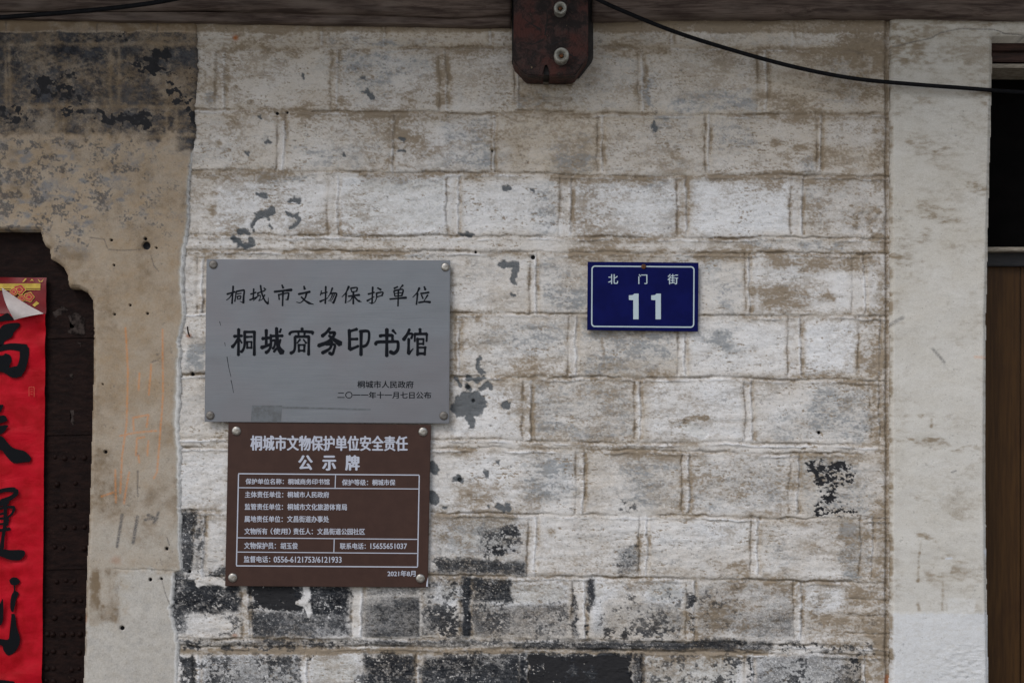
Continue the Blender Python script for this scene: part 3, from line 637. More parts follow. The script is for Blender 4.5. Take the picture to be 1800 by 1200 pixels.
    # crayon and pencil marks
    for pts in [[(222, 577), (226, 650), (224, 740), (216, 800), (213, 866)], [(287, 580), (288, 690), (283, 760), (277, 830), (272, 840)], [(246, 656), (245, 686)], [(267, 641), (263, 694)],
                [(236, 756), (235, 734), (262, 729), (259, 750)], [(212, 766), (240, 760), (276, 757)], [(255, 768), (242, 770), (240, 800)], [(262, 775), (260, 800)], [(204, 826), (205, 882)], [(228, 830), (219, 884)], [(180, 872), (200, 865)], [(244, 800), (246, 812)]]:
        orange = np.maximum(orange, .75 * stroke(X0 + wx * .15, Y0, pts, 1.6, 1.2))
    for pts, wd in [([(216, 905), (211, 935), (207, 960)], 2.6), ([(243, 908), (239, 930), (235, 953)], 2.8), ([(262, 905), (275, 912)], 3), ([(280, 900), (272, 918)], 2.2), ([(256, 913), (278, 910)], 2)]:
        pencil = np.maximum(pencil, .85 * stroke(X0, Y0, pts, wd, 1.8))
    for pts, wd in [([(160, 418), (185, 422), (192, 440), (215, 442), (250, 440)], .8), ([(268, 450), (272, 468), (280, 478)], .7), ([(285, 1015), (293, 1045), (300, 1062)], .7), ([(243, 828), (244, 872)], 1.2), ([(296, 945), (300, 958)], 1), ([(173, 45), (171, 58)], 1), ([(12, 40), (12, 56)], 1), ([(278, 42), (276, 60)], 1)]:
        c = stroke(X0 + wx * .4, Y0 + wy * .4, pts, wd, 1.0); pencil = np.maximum(pencil, c * .7); h -= .0015 * c
    holes = np.zeros(X0.shape)
    for (cx, cy, r) in [(259, 433, 7), (257, 421, 3), (197, 423, 2.4), (276, 436, 1.8), (187, 794, 3), (295, 964, 3.2), (265, 1018, 3), (285, 1017, 2.4), (216, 1103, 4), (202, 467, 1.8), (203, 553, 2), (260, 552, 2.2), (182, 675, 1.6), (230, 537, 2)]:
        holes = np.maximum(holes, 1 - sst(np.hypot(X0 - cx + wx * .3, Y0 - cy + wy * .3), r * .6, r * 1.25))
    h = h - .012 * holes; soot = np.maximum(soot, holes)
    rust = np.maximum(rust, .75 * blob(X0, Y0, 148, 1088, 5, 9)); rust = np.maximum(rust, .3 * blob(X, Y, 205, 985, 10, 8))
    NP = cover(X0, Y0, [(26, 24, 1.0), (11, 9, 1.0), (5, 4.5, .8)], 3)
    pk = np.clip(peel, 0, 1); pb = pk * band
    NR = cover(X0, Y0, [(60, 40, .9), (20, 12, .9), (7, 5, 1.0), (3, 2.6, .7)], 6)
    spots = sst(pk * (1 - band) * 1.15 - .05 - cover(X0, Y0, [(26, 22, .8), (6, 5, 1.0), (3.0, 2.8, 1.3)], 3), -.26, .30)
    peel = np.clip(np.maximum(pb * (.44 + .66 * NR), spots * .54), 0, 1); grey = np.maximum(grey * (.4 + .7 * NP), spots * .5)
    fleck = sst(cover(X0, Y0, [(5, 4, 1.0), (3, 2.6, .8), (60, 60, .5)], 5), .93, .99); pencil = np.maximum(pencil, fleck * .5); h -= .0008 * fleck
    NS = cover(X0, Y0, [(70, 60, .8), (20, 18, 1.0), (7, 6, .6)], 4); stain = np.clip(stain * (.5 + .9 * NS) + .25 * np.clip(NS - .6, 0, 1), 0, 1)
    layers = np.stack([peel, stain, grey, white], -1); marks = np.stack([soot, orange, pencil, rust], -1)
    mat = wall_material('beige_render', lin(154, 135, 112), lin(182, 176, 168), lin(126, 108, 86), lin(112, 115, 120), lin(34, 35, 40), lin(70, 71, 75), .3, (1, 1, 1))
    o = grid_wall('rendered_wall', xs, YS, h, layers, marks, keep, mat)
    tag(o, 'beige rendered wall with soot-black top courses, orange scrawls and stepped doorway edge', 'rendered wall')

# ------------------------------------------------------------------ white plaster pilaster beside the right-hand doorway
DOOR_R = [(1743, 66), (1743, 150), (1740, 250), (1737, 400), (1733, 560), (1732, 700), (1732, 900), (1733, 960), (1736, 1100), (1737, 1200), (1738, 2060), (2300, 2060), (2300, 66)]
def pilaster():
    xs = np.concatenate([grid_axes(1556, 1830, 1556, 1830, ST), np.arange(1850, 2420, 25)])
    _AX[:] = [xs, YS]
    X0, Y0 = np.meshgrid(xs, YS); z = np.zeros(X0.shape)
    wx = (fbm(X0, Y0, 40, 40, 4) - .5) * 8; wy = (fbm(X0, Y0, 40, 40, 5) - .5) * 8
    X, Y = X0 + wx, Y0 + wy
    edge = 1564 + (fbm(X0 * 0, Y0, 30, 24, 2, 3) - .5) * 5
    de = edge - X0
    h = .012 + (fbm(X0, Y0, 90, 70, 5) - .5) * .007 + (fbm(X0, Y0, 30, 14, 6, 4) - .5) * .0010 + (fbm(X0, Y0, 7, 4, 7, 3) - .5) * .0004
    rough = np.maximum(box(X, Y, 1650, 1130, 1730, 1195, 10), .6 * box(X, Y, 1640, 190, 1720, 300, 20))
    h += rough * (fbm(X0, Y0, 14, 5, 1, 3) - .5) * .004
    h += (fbm(X0, Y0, 5, 90, 3, 3) - .5) * .0006
    h = np.where(de > 0, -.02, h - .007 * sst(de, -7, 0))
    sdv = sdist(X0 + wx * .2, Y0 + wy * .2, DOOR_R)
    h = np.where(sdv < 0, -.20, h - .008 * (1 - sst(sdv, 0, 8)))
    keep = (de < 2) & (sdv > -2.2)
    peel, stain, grey, white, soot, orange, pencil, rust = [z.copy() for _ in range(8)]
    n2 = fbm(X0, Y0, 60, 50, 3, 4); ns = fbm(X0, Y0, 26, 8, 2, 4)
    stain = .26 * np.clip(n2 * 3 - 1.1, 0, 1) + .22 * (1 - sst(Y0, 100, 350)) + .08
    for (cx, cy, rx, ry, v) in [(1590, 65, 40, 14, .7), (1600, 100, 45, 30, .55), (1720, 335, 26, 9, .45), (1635, 270, 40, 22, .45), (1660, 385, 40, 10, .62), (1685, 402, 22, 8, .55), (1640, 375, 50, 14, .35), (1628, 420, 14, 20, .35), (1585, 462, 14, 9, .55), (1620, 205, 40, 10, .4), (1640, 780, 50, 8, .45), (1690, 792, 40, 8, .45), (1634, 736, 14, 8, .5),
                                (1632, 950, 18, 8, .45), (1660, 1000, 50, 30, .38), (1700, 1010, 30, 26, .35), (1700, 895, 20, 12, .25), (1655, 1145, 30, 6, .4), (1680, 330, 50, 50, .2), (1620, 875, 18, 6, .3), (1725, 545, 10, 60, .2), (1760, 55, 60, 10, .3), (1690, 600, 14, 18, .22), (1636, 690, 8, 14, .3)]:
        stain = np.maximum(stain, 1.05 * v * blob(X0 + (ns - .5) * 60 + wx, Y0 + (ns - .5) * 34 + wy, cx, cy, rx * 1.2, ry * 1.2) * np.clip(ns * 2.3 - .1, .3, 1.3))
    for pts, v in [([(1616, 950), (1613, 985), (1611, 1020)], .75), ([(1655, 1010), (1654, 1070)], .4), ([(1634, 735), (1634, 750)], .6), ([(1612, 1055), (1614, 1070)], .5), ([(1565, 762), (1600, 759)], .35)]:
        stain = np.maximum(stain, v * stroke(X, Y, pts, 3, 3))
    fresh = sst(Y0 + wy * .3 + (fbm(X0, Y0, 6, 30, 2, 3) - .5) * 6, 1071, 1079) + .0 * X0
    fresh = np.maximum(fresh, .75 * box(X0, Y0, 1665, 1051, 1712, 1078, 3))
    fresh *= (sdv > 0)
    stain *= 1 - fresh * .85
    white = .55 + .15 * sst(Y0, 300, 700) + fresh * .62 - .15 * (1 - sst(Y0, 80, 200))
    stain = np.maximum(stain, .4 * (1 - sst(sdv, 0, 9)) * np.clip(ns * 2, 0, 1))
    stain = np.maximum(stain, .75 * sst(de, -9, -1) * np.clip(fbm(X0, Y0, 10, 20, 1, 3) * 2 - .2, 0, 1))
    # crack running up to the lintel
    cr = stroke(X0 + wx * .3, Y0 + wy * .5, [(1568, 84), (1600, 77), (1635, 70), (1652, 60), (1668, 56), (1690, 53), (1715, 54), (1745, 55), (1765, 62), (1800, 64)], .8, .9)
    h = h - .002 * cr; pencil = np.maximum(pencil, cr * .8)
    for pts, wd, v in [([(1563, 572), (1572, 566), (1585, 559)], 3.2, .55), ([(1638, 614), (1648, 625), (1658, 637)], 2.4, .6), ([(1655, 638), (1664, 650)], 2, .15)]:
        pencil = np.maximum(pencil, v * stroke(X0, Y0, pts, wd, 2.2))
    orange = np.maximum(orange, .5 * stroke(X0, Y0, [(1712, 628), (1733, 629)], 2.5, 2))
    pencil = np.maximum(pencil, .7 * stroke(X0, Y0, [(1671, 830), (1678, 827)], 1.6, 1))
    white += 1.2 * stroke(X0, Y0, [(1661, 981), (1671, 980)], 1.6, 1) + 1.0 * stroke(X0, Y0, [(1730, 968), (1733, 974)], 3, 1)
    fleck = sst(cover(X0, Y0, [(5, 4, 1.0), (3, 2.6, .8), (50, 50, .6)], 6), .955, .995); pencil = np.maximum(pencil, fleck * .45); h -= .0008 * fleck
    NS = cover(X0, Y0, [(70, 50, .8), (22, 9, 1.0), (8, 3.5, .8)], 4); stain = np.clip(stain * (.35 + 1.1 * NS) + .22 * np.clip(NS - .6, 0, 1), 0, 1)
    layers = np.stack([peel, stain, grey, white], -1); marks = np.stack([soot, orange, pencil, rust], -1)
    mat = wall_material('white_plaster', lin(188, 181, 169), lin(209, 207, 204), lin(146, 131, 110), lin(150, 152, 156), lin(60, 58, 56), lin(110, 105, 100), .28, (1, 1, 2), bright=lin(210, 213, 220), bumpk=.3)
    o = grid_wall('plaster_pilaster', xs, YS, h, layers, marks, keep, mat)
    tag(o, 'smooth white plaster pilaster with brown smudges and a fresh painted foot', 'pilaster')

brick_wall(); plaster_wall(); pilaster()

# ------------------------------------------------------------------ street, and the eave that shades the wall
gm = simple('street_stone', lin(120, 117, 112), lin(150, 146, 138), 6, rough=.9, bump=.3, bdist=.01)
bm = bmesh.new(); bmesh.ops.create_grid(bm, x_segments=4, y_segments=4, size=60)
g = bm_obj('street', bm, gm); tag(g, kind='structure')

t = NT('weathered_timber', .8, 0, .2)
nz = t.noise(26, (.28, 3, 3), 6, .65, .3); nf = t.noise(180, (.10, 3, 3), 4, .6); nb = t.noise(5, (1, 1, 4), 3, .6)
c = t.mix(t.ramp(nz, .34, .66), lin(58, 47, 42), lin(104, 90, 82)); c = t.mix(t.ramp(nf, .45, .7, 0, .7), c, lin(56, 42, 38)); c = t.mix(t.ramp(nb, .45, .65, 0, .5), c, lin(118, 106, 98))
t.color(c); t.bump(t.math('ADD', nz, t.math('MULTIPLY', nf, .5)), .6, .004); M_TIMBER = t.m

# ---- timber plate lying along the wall head: three lengths of board, rough lower edges
def beam_strip(name, x0, x1, top, bots, y0, y1, parent, crack=None):
    """board between picture columns; lower edge follows bots [(px,py)]"""
    bm = bmesh.new(); xs = np.arange(x0, x1 + 1, 6.0); rows = 22
    bx = [b[0] for b in bots]; by = [b[1] for b in bots]
    LO = (fbm(xs, xs * 0, 40, 40, 3) - .5) * 4
    gx, gy = np.meshgrid(xs, np.linspace(0, 1, rows + 1)); NZ = (fbm(gx, top + gy * (np.mean(by) - top), 220, 9, 5) - .5) * .012
    vv = []
    for i, x in enumerate(xs):
        lo = float(np.interp(x, bx, by)) + LO[i]
        col = []
        for j in range(rows + 1):
            py = top + (lo - top) * j / rows
            y = y0 + NZ[j, i] + (.010 if j == rows else .003 if j == rows - 1 else 0)
            if crack:
                d = abs(py - float(np.interp(x, [p[0] for p in crack], [p[1] for p in crack])))
                y += .012 * math.exp(-(d / 2.2) ** 2)
            col.append(bm.verts.new(P(x, py, 0) + Vector((0, y, 0))))
        col.append(bm.verts.new(P(x, lo, 0) + Vector((0, y1, 0)))); col.append(bm.verts.new(P(x, top, 0) + Vector((0, y1, 0))))
        vv.append(col)
    for a, b in zip(vv, vv[1:]):
        for j in range(len(a)):
            k = (j + 1) % len(a); bm.faces.new((a[j], a[k], b[k], b[j]))
    bm.faces.new(vv[0]); bm.faces.new(vv[-1][::-1])
    return bm_obj(name, bm, M_TIMBER, parent, True)

bt = empty('wall_plate_beam', P(900, 0), 'long weathered brown timber beam across the wall head under the eave', 'timber beam')
beam_strip('upper_board', -500, 899, -190, [(-500, 24), (0, 26), (340, 24), (620, 30), (800, 36), (899, 32)], -.045, .06, bt, [(-500, 2), (0, 8), (340, 6), (899, 12)])
beam_strip('lower_board', -500, 899, 27, [(-500, 38), (0, 38), (340, 43), (600, 47), (760, 49), (899, 52)], -.026, .06, bt)
beam_strip('upper_board', 1040, 2400, -190, [(1040, 40), (1200, 38), (1400, 37), (1560, 36), (1650, 38), (1800, 42), (2400, 42)], -.045, .06, bt, [(1040, 22), (1300, 20), (1500, 34), (1620, 30), (1800, 26), (2400, 24)])

eave = empty('tiled_eave', (0, -.3, 3.12), 'dark tiled eave jutting out over the top of the wall', 'eave')
bm = bmesh.new()
prism(bm, [(-2.6, 0), (2.6, 0), (2.6, .03), (-2.6, .03)], 0, 1)
for v in bm.verts: v.co = Vector((v.co.x, .10 - v.co.y * .72, 3.30 + v.co.z - v.co.y * .16))
bm_obj('deck', bm, simple('eave_board', lin(80, 62, 52), lin(110, 90, 76), 12, (1, 8, 1)), eave)
bm = bmesh.new()
for i in range(27):
    x = -2.6 + i * .2
    tube(bm, [(x, .08, 3.365), (x, -.64, 3.205)], .055, 10, 4)
bm_obj('roof_tile', bm, simple('roof_tile', lin(58, 60, 62), lin(84, 86, 86), 30), eave)
rm = simple('rafter_wood', lin(88, 66, 54), lin(110, 88, 72), 20, (8, 1, 1))
for i in range(9):
    bm = bmesh.new(); x = -2.4 + i * .6
    prism(bm, [(x - .04, 0), (x + .04, 0), (x + .04, .09), (x - .04, .09)], 0, 1)
    for v in bm.verts: v.co = Vector((v.co.x, .07 - v.co.y * .67, 3.205 + v.co.z - v.co.y * .16))
    bm_obj('rafter', bm, rm, eave)

# ------------------------------------------------------------------ red painted beam end
t = NT('red_painted_endgrain', .7, 0, .25)
n1 = t.noise(55, (1, 1, 1), 6, .7, .6); n2 = t.noise(14, (1, 1, 1), 4, .6)
wv = t.n('ShaderNodeTexWave', wave_type='RINGS', rings_direction='Y'); wv.inputs['Scale'].default_value = 45; wv.inputs['Distortion'].default_value = 3.5; wv.inputs['Detail'].default_value = 3
mp = t.n('ShaderNodeMapping'); t.link(t.obj(), mp.inputs[0]); mp.inputs['Location'].default_value = (-.075, 0, -2.74); t.link(mp.outputs[0], wv.inputs['Vector'])
c = t.mix(t.ramp(n2, .35, .62), lin(72, 39, 33), lin(62, 47, 43)); c = t.mix(t.ramp(wv.outputs['Fac'], .0, .35, .45, 0), c, lin(60, 28, 24))
c = t.mix(t.ramp(t.math('ADD', t.math('MULTIPLY', n1, .6), t.math('MULTIPLY', n2, .4)), .44, .58), c, lin(30, 22, 21)); c = t.mix(t.ramp(n1, .64, .72, 0, .6), c, lin(140, 120, 96))
t.color(c); t.bump(n1, .7, .005); M_RED = t.m
YB = -.085
bt2 = empty('beam_end', P(970, 60, YB), 'red painted timber beam end with cut corners poking through the wall top', 'beam end')
bm = bmesh.new()
px_prism(bm, [(903, -150), (1033, -150), (1034, 40), (1034, 98), (1031, 104), (1012, 131), (1006, 133), (966, 134), (964, 112), (956, 112), (955, 134), (928, 133), (920, 128), (905, 111), (902, 104), (903, 40)], YB, .1, .003)
bm_obj('timber', bm, M_RED, bt2)
bm = bmesh.new()
px_prism(bm, [(898, -150), (1042, -150), (1043, 102), (1040, 110), (1018, 138), (918, 138), (900, 112)], -.006, .11)
bm_obj('shade_backing', bm, simple('painted_shade_backing', lin(34, 30, 28), lin(54, 48, 44), 40), bt2)  # dark block added behind for the shaded strip right of the beam end
dk = simple('crack_and_slot_dark', lin(22, 16, 15))
bm = bmesh.new(); px_prism(bm, [(953, 108), (968, 108), (968, 132), (953, 132)], YB + .012, .05); bm_obj('slot_shade_fill', bm, dk, bt2)  # black prism filling the notch, standing in for the shade inside
for pts in ([(955, 70), (935, 78), (915, 74)], [(958, 62), (962, 30), (958, 5)], [(1000, 95), (1018, 106)], [(968, 80), (990, 70), (996, 62)], [(942, 95), (928, 112)], [(950, 52), (930, 40), (918, 30)]):
    bm = bmesh.new(); stroke_px(bm, 2.6, .6, pts, YB - .0012); bm_obj('crack', bm, dk, bt2)

# ---- porcelain insulators screwed into the beam end
t = NT('porcelain', .35, 0, .5); nz = t.noise(60, (1, 1, 1), 4); t.color(t.mix(t.ramp(nz, .4, .7), lin(146, 144, 136), lin(98, 94, 84))); M_PORC = t.m
M_RUST = simple('rusty_screw', lin(120, 72, 34), lin(62, 44, 34), 250, rough=.8)
def insulator(px, py, r, label):
    c = P(px, py, YB - .034)
    o = empty('cable_insulator', c + Vector((0, .034, 0)), label, 'insulator', 'porcelain insulators on the beam end')
    bm = bmesh.new()
    lathe(bm, [(0, .012), (r * .38, .011), (r * .42, .004), (r * .58, .001), (r * .72, -.003), (r * .92, -.003), (r * 1.02, .001), (r * 1.04, .008), (r * .9, .014), (r * .82, .022), (r * .9, .030), (r * .98, .036), (r * .98, .049), (0, .049)], c)
    bm_obj('spool', bm, M_PORC, o, True)
    bm = bmesh.new(); lathe(bm, [(0, .004), (r * .26, .0045), (r * .3, .008), (r * .3, .0125)], c, 16); bm_obj('screw', bm, M_RUST, o, True)
insulator(985, 14, .0150, 'upper of two white porcelain insulators on the red beam end')
insulator(987, 97, .0175, 'lower, larger white porcelain insulator on the red beam end')

# ------------------------------------------------------------------ cables
rnd_ = random.Random(2)
M_CABLE = simple('black_cable', lin(14, 14, 16), lin(22, 22, 25), 90, rough=.7, spec=.1)
bm = bmesh.new()
cp = [(900, -120, -.16), (985, -40, -.13), (1050, -1, -.11), (1120, 31, -.09), (1200, 61, -.07), (1300, 93, -.055), (1400, 119, -.045), (1500, 137, -.04), (1600, 148, -.035), (1700, 156, -.03), (1745, 160, -.02), (1800, 163, .02), (1950, 170, .10)]
cp = [(a + rnd_.uniform(-2, 2), b + rnd_.uniform(-1.2, 1.2), y) for a, b, y in cp]
tube(bm, [tuple(P(a, b, y)) for a, b, y in cp], .0050, 12, 10)
tag(bm_obj('electric_cable', bm, M_CABLE, None, True), 'black cable sagging from the beam end across the pilaster to the right doorway', 'cable')
bm = bmesh.new()
cp = [(-420, 52, -.10), (-150, 42, -.11), (0, 31, -.12), (120, 22, -.125), (220, 12, -.13), (310, -2, -.14), (420, -30, -.15), (520, -80, -.16)]
tube(bm, [tuple(P(a, b, y)) for a, b, y in cp], .0054, 12, 10)
tag(bm_obj('electric_cable', bm, M_CABLE, None, True), 'short black cable rising over the timber beam at upper left', 'cable')

# ------------------------------------------------------------------ grey metal plaque
def screw_mesh(r):
    bm = bmesh.new()
    lathe(bm, [(r * 1.02, .006), (r * 1.02, .0005), (r * .95, -.0022), (r * .75, -.0034), (r * .35, -.0036), (0, -.0037)], Vector((0, 0, 0)), 28)
    bmesh.ops.recalc_face_normals(bm, faces=bm.faces)
    me = bpy.data.meshes.new('screw'); bm.to_mesh(me); bm.free()
    me.polygons.foreach_set('use_smooth', [True] * len(me.polygons)); return me
M_SCREW = simple('stainless_screw', lin(176, 172, 166), lin(120, 112, 104), 180, rough=.32, metal=.85)
M_SCREW_D = simple('dull_screw', lin(120, 116, 112), lin(92, 86, 80), 180, rough=.5, metal=.6)
def screws(parent, pts, r, y, mats):
    for (a, b), m in zip(pts, mats):
        link('screw', screw_mesh(r), m, parent, P(a, b, y))

YP = -.016
t = NT('brushed_steel', .42, .85, .5)
na = t.noise(30, (.5, 1, 60), 4, .6); nb = t.noise(4, (1, 1, 1), 3, .6); nd = t.noise(240, (1, 1, 1), 3, .6)
c = t.mix(t.ramp(na, .3, .7), lin(110, 113, 118), lin(122, 124, 128)); c = t.mix(t.ramp(nb, .4, .65, 0, .5), c, lin(116, 111, 114)); c = t.mix(t.ramp(nd, .68, .74, 0, .5), c, lin(96, 92, 88))
t.color(c); t.link(t.ramp(na, .3, .7, .38, .5), t.b.inputs['Roughness']); t.bump(t.math('ADD', t.math('MULTIPLY', na, .05), t.noise(5, (1, 1, 1.6), 2, .5)), .5, .006); M_STEEL = t.m
M_INK = simple('black_ink', lin(18, 20, 26), rough=.6, spec=.08)
pl = empty('metal_plaque', P(576, 600, YP), 'brushed grey metal plaque with black Chinese lettering, above the brown notice', 'plaque')
bm = bmesh.new(); px_prism(bm, [(363, 455.5), (791.5, 457.5), (789.5, 744), (359.5, 741)], YP, YP + .003, .0008); bm_obj('plate', bm, M_STEEL, pl)
screws(pl, [(375, 465), (783, 469.5), (369.5, 730), (780, 730.5)], .0105, YP - .0002, [M_SCREW_D, M_SCREW, M_SCREW_D, M_SCREW_D])
YL = YP - .0006
KAI = [  # block A
 (30,30,[(85,255),(215,215)]),(30,28,[(188,120),(180,250),(168,412)]),(26,12,[(175,240),(130,310),(75,355)]),(24,22,[(240,210),(228,290),(215,378)]),(28,34,[(235,212),(345,190),(372,198),(362,300),(358,400)]),(22,8,[(358,402),(300,372)]),(20,18,[(255,252),(325,240)]),(20,20,[(252,292),(262,340)]),(22,20,[(252,296),(315,285),(305,332)]),(18,18,[(262,338),(308,332)]),
 (26,24,[(478,255),(570,225)]),(28,26,[(530,165),(520,340)]),(28,22,[(462,352),(590,300)]),(24,22,[(590,240),(715,195)]),(26,10,[(600,240),(590,300),(520,365)]),(20,16,[(600,285),(640,275),(632,340),(612,366)]),(28,34,[(643,108),(665,240),(715,360),(768,415)]),(26,8,[(770,418),(774,312)]),(24,8,[(715,265),(670,340),(620,366)]),(22,30,[(700,152),(728,180)]),
 (26,38,[(1000,102),(1022,152)]),(34,44,[(872,215),(1163,182)]),(28,24,[(945,255),(955,345)]),(24,30,[(950,262),(1098,235),(1112,252),(1096,345)]),(24,14,[(1095,348),(1060,342)]),(34,26,[(1018,205),(1010,450)]),
 (28,42,[(1366,122),(1380,172)]),(34,38,[(1275,255),(1468,214)]),(34,10,[(1410,235),(1385,320),(1310,395),(1240,385)]),(26,40,[(1320,300),(1390,365),(1455,405)]),(40,10,[(1450,404),(1530,424)]),
 (20,18,[(1658,198),(1640,275)]),(26,22,[(1650,245),(1755,222)]),(30,28,[(1730,125),(1722,412)]),(34,14,[(1632,378),(1765,318)]),(30,10,[(1842,150),(1805,245),(1765,305)]),(30,34,[(1800,245),(1906,243),(1890,320),(1856,402)]),(28,8,[(1858,404),(1825,382)]),(22,8,[(1842,265),(1805,345),(1772,368)]),(20,8,[(1874,262),(1838,340),(1800,380)])]
KAIB = [
 (38,12,[(315,125),(265,230),(198,303)]),(32,26,[(270,235),(260,403)]),(24,22,[(345,160),(365,220)]),(26,26,[(345,156),(452,146),(440,208)]),(20,20,[(365,214),(440,208)]),(26,36,[(305,290),(492,266)]),(32,30,[(390,225),(388,418)]),(24,8,[(380,280),(345,350),(290,385)]),(24,36,[(400,290),(455,352),(490,372)]),(34,8,[(485,372),(528,382)]),
 (30,26,[(635,255),(740,225)]),(30,28,[(712,135),(700,412)]),(26,8,[(700,412),(650,395)]),(34,12,[(617,368),(740,295)]),(26,36,[(792,150),(848,182)]),(26,28,[(765,240),(878,222),(864,282)]),(22,18,[(780,302),(868,276)]),(28,8,[(775,235),(775,310),(750,380),(705,412)]),
 (24,34,[(1130,130),(1068,160)]),(34,14,[(1215,105),(1165,158)]),(26,22,[(1065,205),(1080,290)]),(28,28,[(1065,200),(1212,177),(1195,285)]),(18,18,[(1080,245),(1190,230)]),(22,22,[(1085,290),(1195,280)]),(30,24,[(1140,190),(1132,455)]),(24,38,[(995,337),(1272,312)]),
 (38,12,[(1490,150),(1450,230),(1377,308)]),(32,26,[(1460,240),(1440,428)]),(28,42,[(1570,130),(1588,182)]),(28,34,[(1510,245),(1648,226)]),(28,24,[(1525,270),(1550,330)]),(28,12,[(1628,268),(1590,330),(1560,375)]),(28,38,[(1475,395),(1580,380),(1672,388)])]
LI = [
 (50,40,[(112,260),(258,250)]),(48,44,[(195,130),(190,595)]),(40,54,[(185,300),(130,390),(80,450)]),(32,28,[(205,300),(252,378)]),(42,46,[(300,170),(300,400),(270,500),(235,535)]),(42,42,[(295,182),(478,182)]),(44,46,[(472,172),(470,590)]),(36,32,[(332,270),(433,265)]),(34,34,[(345,350),(345,472)]),(28,28,[(335,355),(430,355)]),(30,30,[(420,350),(420,472)]),(32,32,[(340,460),(426,460)]),
 (54,44,[(608,300),(735,285)]),(50,46,[(680,145),(680,430)]),(60,40,[(592,458),(680,430),(750,400)]),(38,54,[(760,230),(760,420),(720,510),(670,548)]),(42,44,[(760,255),(972,250)]),(34,40,[(790,335),(833,332),(825,430),(792,478)]),(46,88,[(860,110),(870,300),(900,460),(962,548)]),(30,38,[(930,312),(900,420),(812,532)]),(30,40,[(940,128),(916,188)]),
 (50,46,[(1310,118),(1310,172)]),(40,44,[(1084,226),(1130,182),(1300,174),(1490,184)]),(44,36,[(1502,180),(1490,222)]),(36,36,[(1245,200),(1250,258)]),(36,36,[(1355,200),(1350,258)]),(46,46,[(1185,265),(1435,265)]),(42,50,[(1185,268),(1185,430),(1165,520),(1105,558)]),(44,46,[(1428,268),(1425,585)]),(36,24,[(1275,312),(1222,380)]),(24,36,[(1332,312),(1383,380)]),(38,38,[(1250,402),(1255,532)]),(32,32,[(1240,410),(1365,410)]),(38,38,[(1352,405),(1345,532)]),(34,34,[(1245,510),(1356,510)]),
 (44,54,[(1800,115),(1740,190),(1658,258)]),(46,60,[(1790,198),(1882,198),(1850,270),(1760,360),(1595,425)]),(36,86,[(1780,245),(1850,300),(1985,395)]),(40,50,[(1728,400),(1878,405),(1870,500),(1838,572),(1785,548)]),(42,54,[(1835,350),(1800,470),(1662,553)])]
LIB = [
 (52,52,[(340,145),(345,490)]),(40,48,[(345,172),(478,132)]),(44,42,[(350,310),(488,305)]),(56,40,[(345,490),(430,460),(502,428)]),(52,52,[(548,160),(545,590)]),(46,44,[(522,175),(640,165),(685,195),(680,330),(640,410),(578,440)]),
 (54,48,[(878,262),(900,246),(1000,242),(1092,242)]),(44,44,[(1098,235),(1098,335)]),(50,56,[(800,405),(830,362),(1000,355),(1165,352),(1196,372),(1190,490),(1125,555),(1055,528)]),(56,52,[(1000,130),(998,610)]),(50,26,[(1102,152),(1160,215)]),
 (40,58,[(1400,132),(1360,220),(1292,322)]),(38,36,[(1380,215),(1448,217),(1430,298)]),(44,50,[(1385,300),(1380,565)]),(46,14,[(1382,570),(1465,472)]),(48,46,[(1582,128),(1585,205)]),(38,30,[(1492,212),(1490,352)]),(44,44,[(1485,220),(1706,215)]),(40,30,[(1704,216),(1698,350)]),(42,44,[(1540,292),(1540,592)]),(34,34,[(1535,308),(1640,308)]),(32,32,[(1645,300),(1640,408)]),(32,32,[(1545,390),(1642,390)]),(32,34,[(1550,456),(1678,456)]),(38,38,[(1675,442),(1665,588)]),(44,46,[(1545,562),(1665,562)])]
def brush_line(sets, parent, fat=1.0):
    bm = bmesh.new(); k = 0
    for strokes, sc, ox, oy in sets:
        for w0, w1, pts in strokes:
            stroke_px(bm, fat * w0 / sc, fat * w1 / sc, [(ox + a / sc, oy + b / sc) for a, b in pts], YL - .00002 * (k % 12)); k += 1
    return bm_obj('lettering', bm, M_INK, parent)
brush_line([(KAI, 9.474, 390, 490), (KAIB, 9.474, 580, 490)], pl)
brush_line([(LI, 10, 400, 565), (LIB, 10, 580, 565)], pl, 1.12)
text_px('桐城市人民政府', (628, 669, 727, 681.5), YL, M_INK, pl, .5, slope=.003)
text_px('二〇一一年十一月七日公布', (593, 688, 758, 700), YL, M_INK, pl, .5, slope=.002)
M_TAPE = simple('tape_residue', lin(104, 107, 111), lin(92, 93, 95), 90, rough=.5, metal=.5)
bm = bmesh.new()
for poly in ([(443, 712), (496, 712.5), (494, 741), (441, 740)], [(496.3, 714), (560, 715.5), (652, 718.5), (651, 721), (560, 718.5), (496.3, 718)]):
    vv = [bm.verts.new(P(a, b, YP - .0004)) for a, b in poly]; bm.faces.new(vv)
bm_obj('tape_residue', bm, M_TAPE, pl)
for pts in ([(399, 627), (402, 645), (406, 662)], [(406, 668), (408, 676), (410.5, 690)], [(386, 565), (388, 572)], [(395, 602), (396, 608)]):
    bm = bmesh.new(); stroke_px(bm, 1.2, .7, pts, YP - .0003); bm_obj('scratch', bm, M_INK, pl)

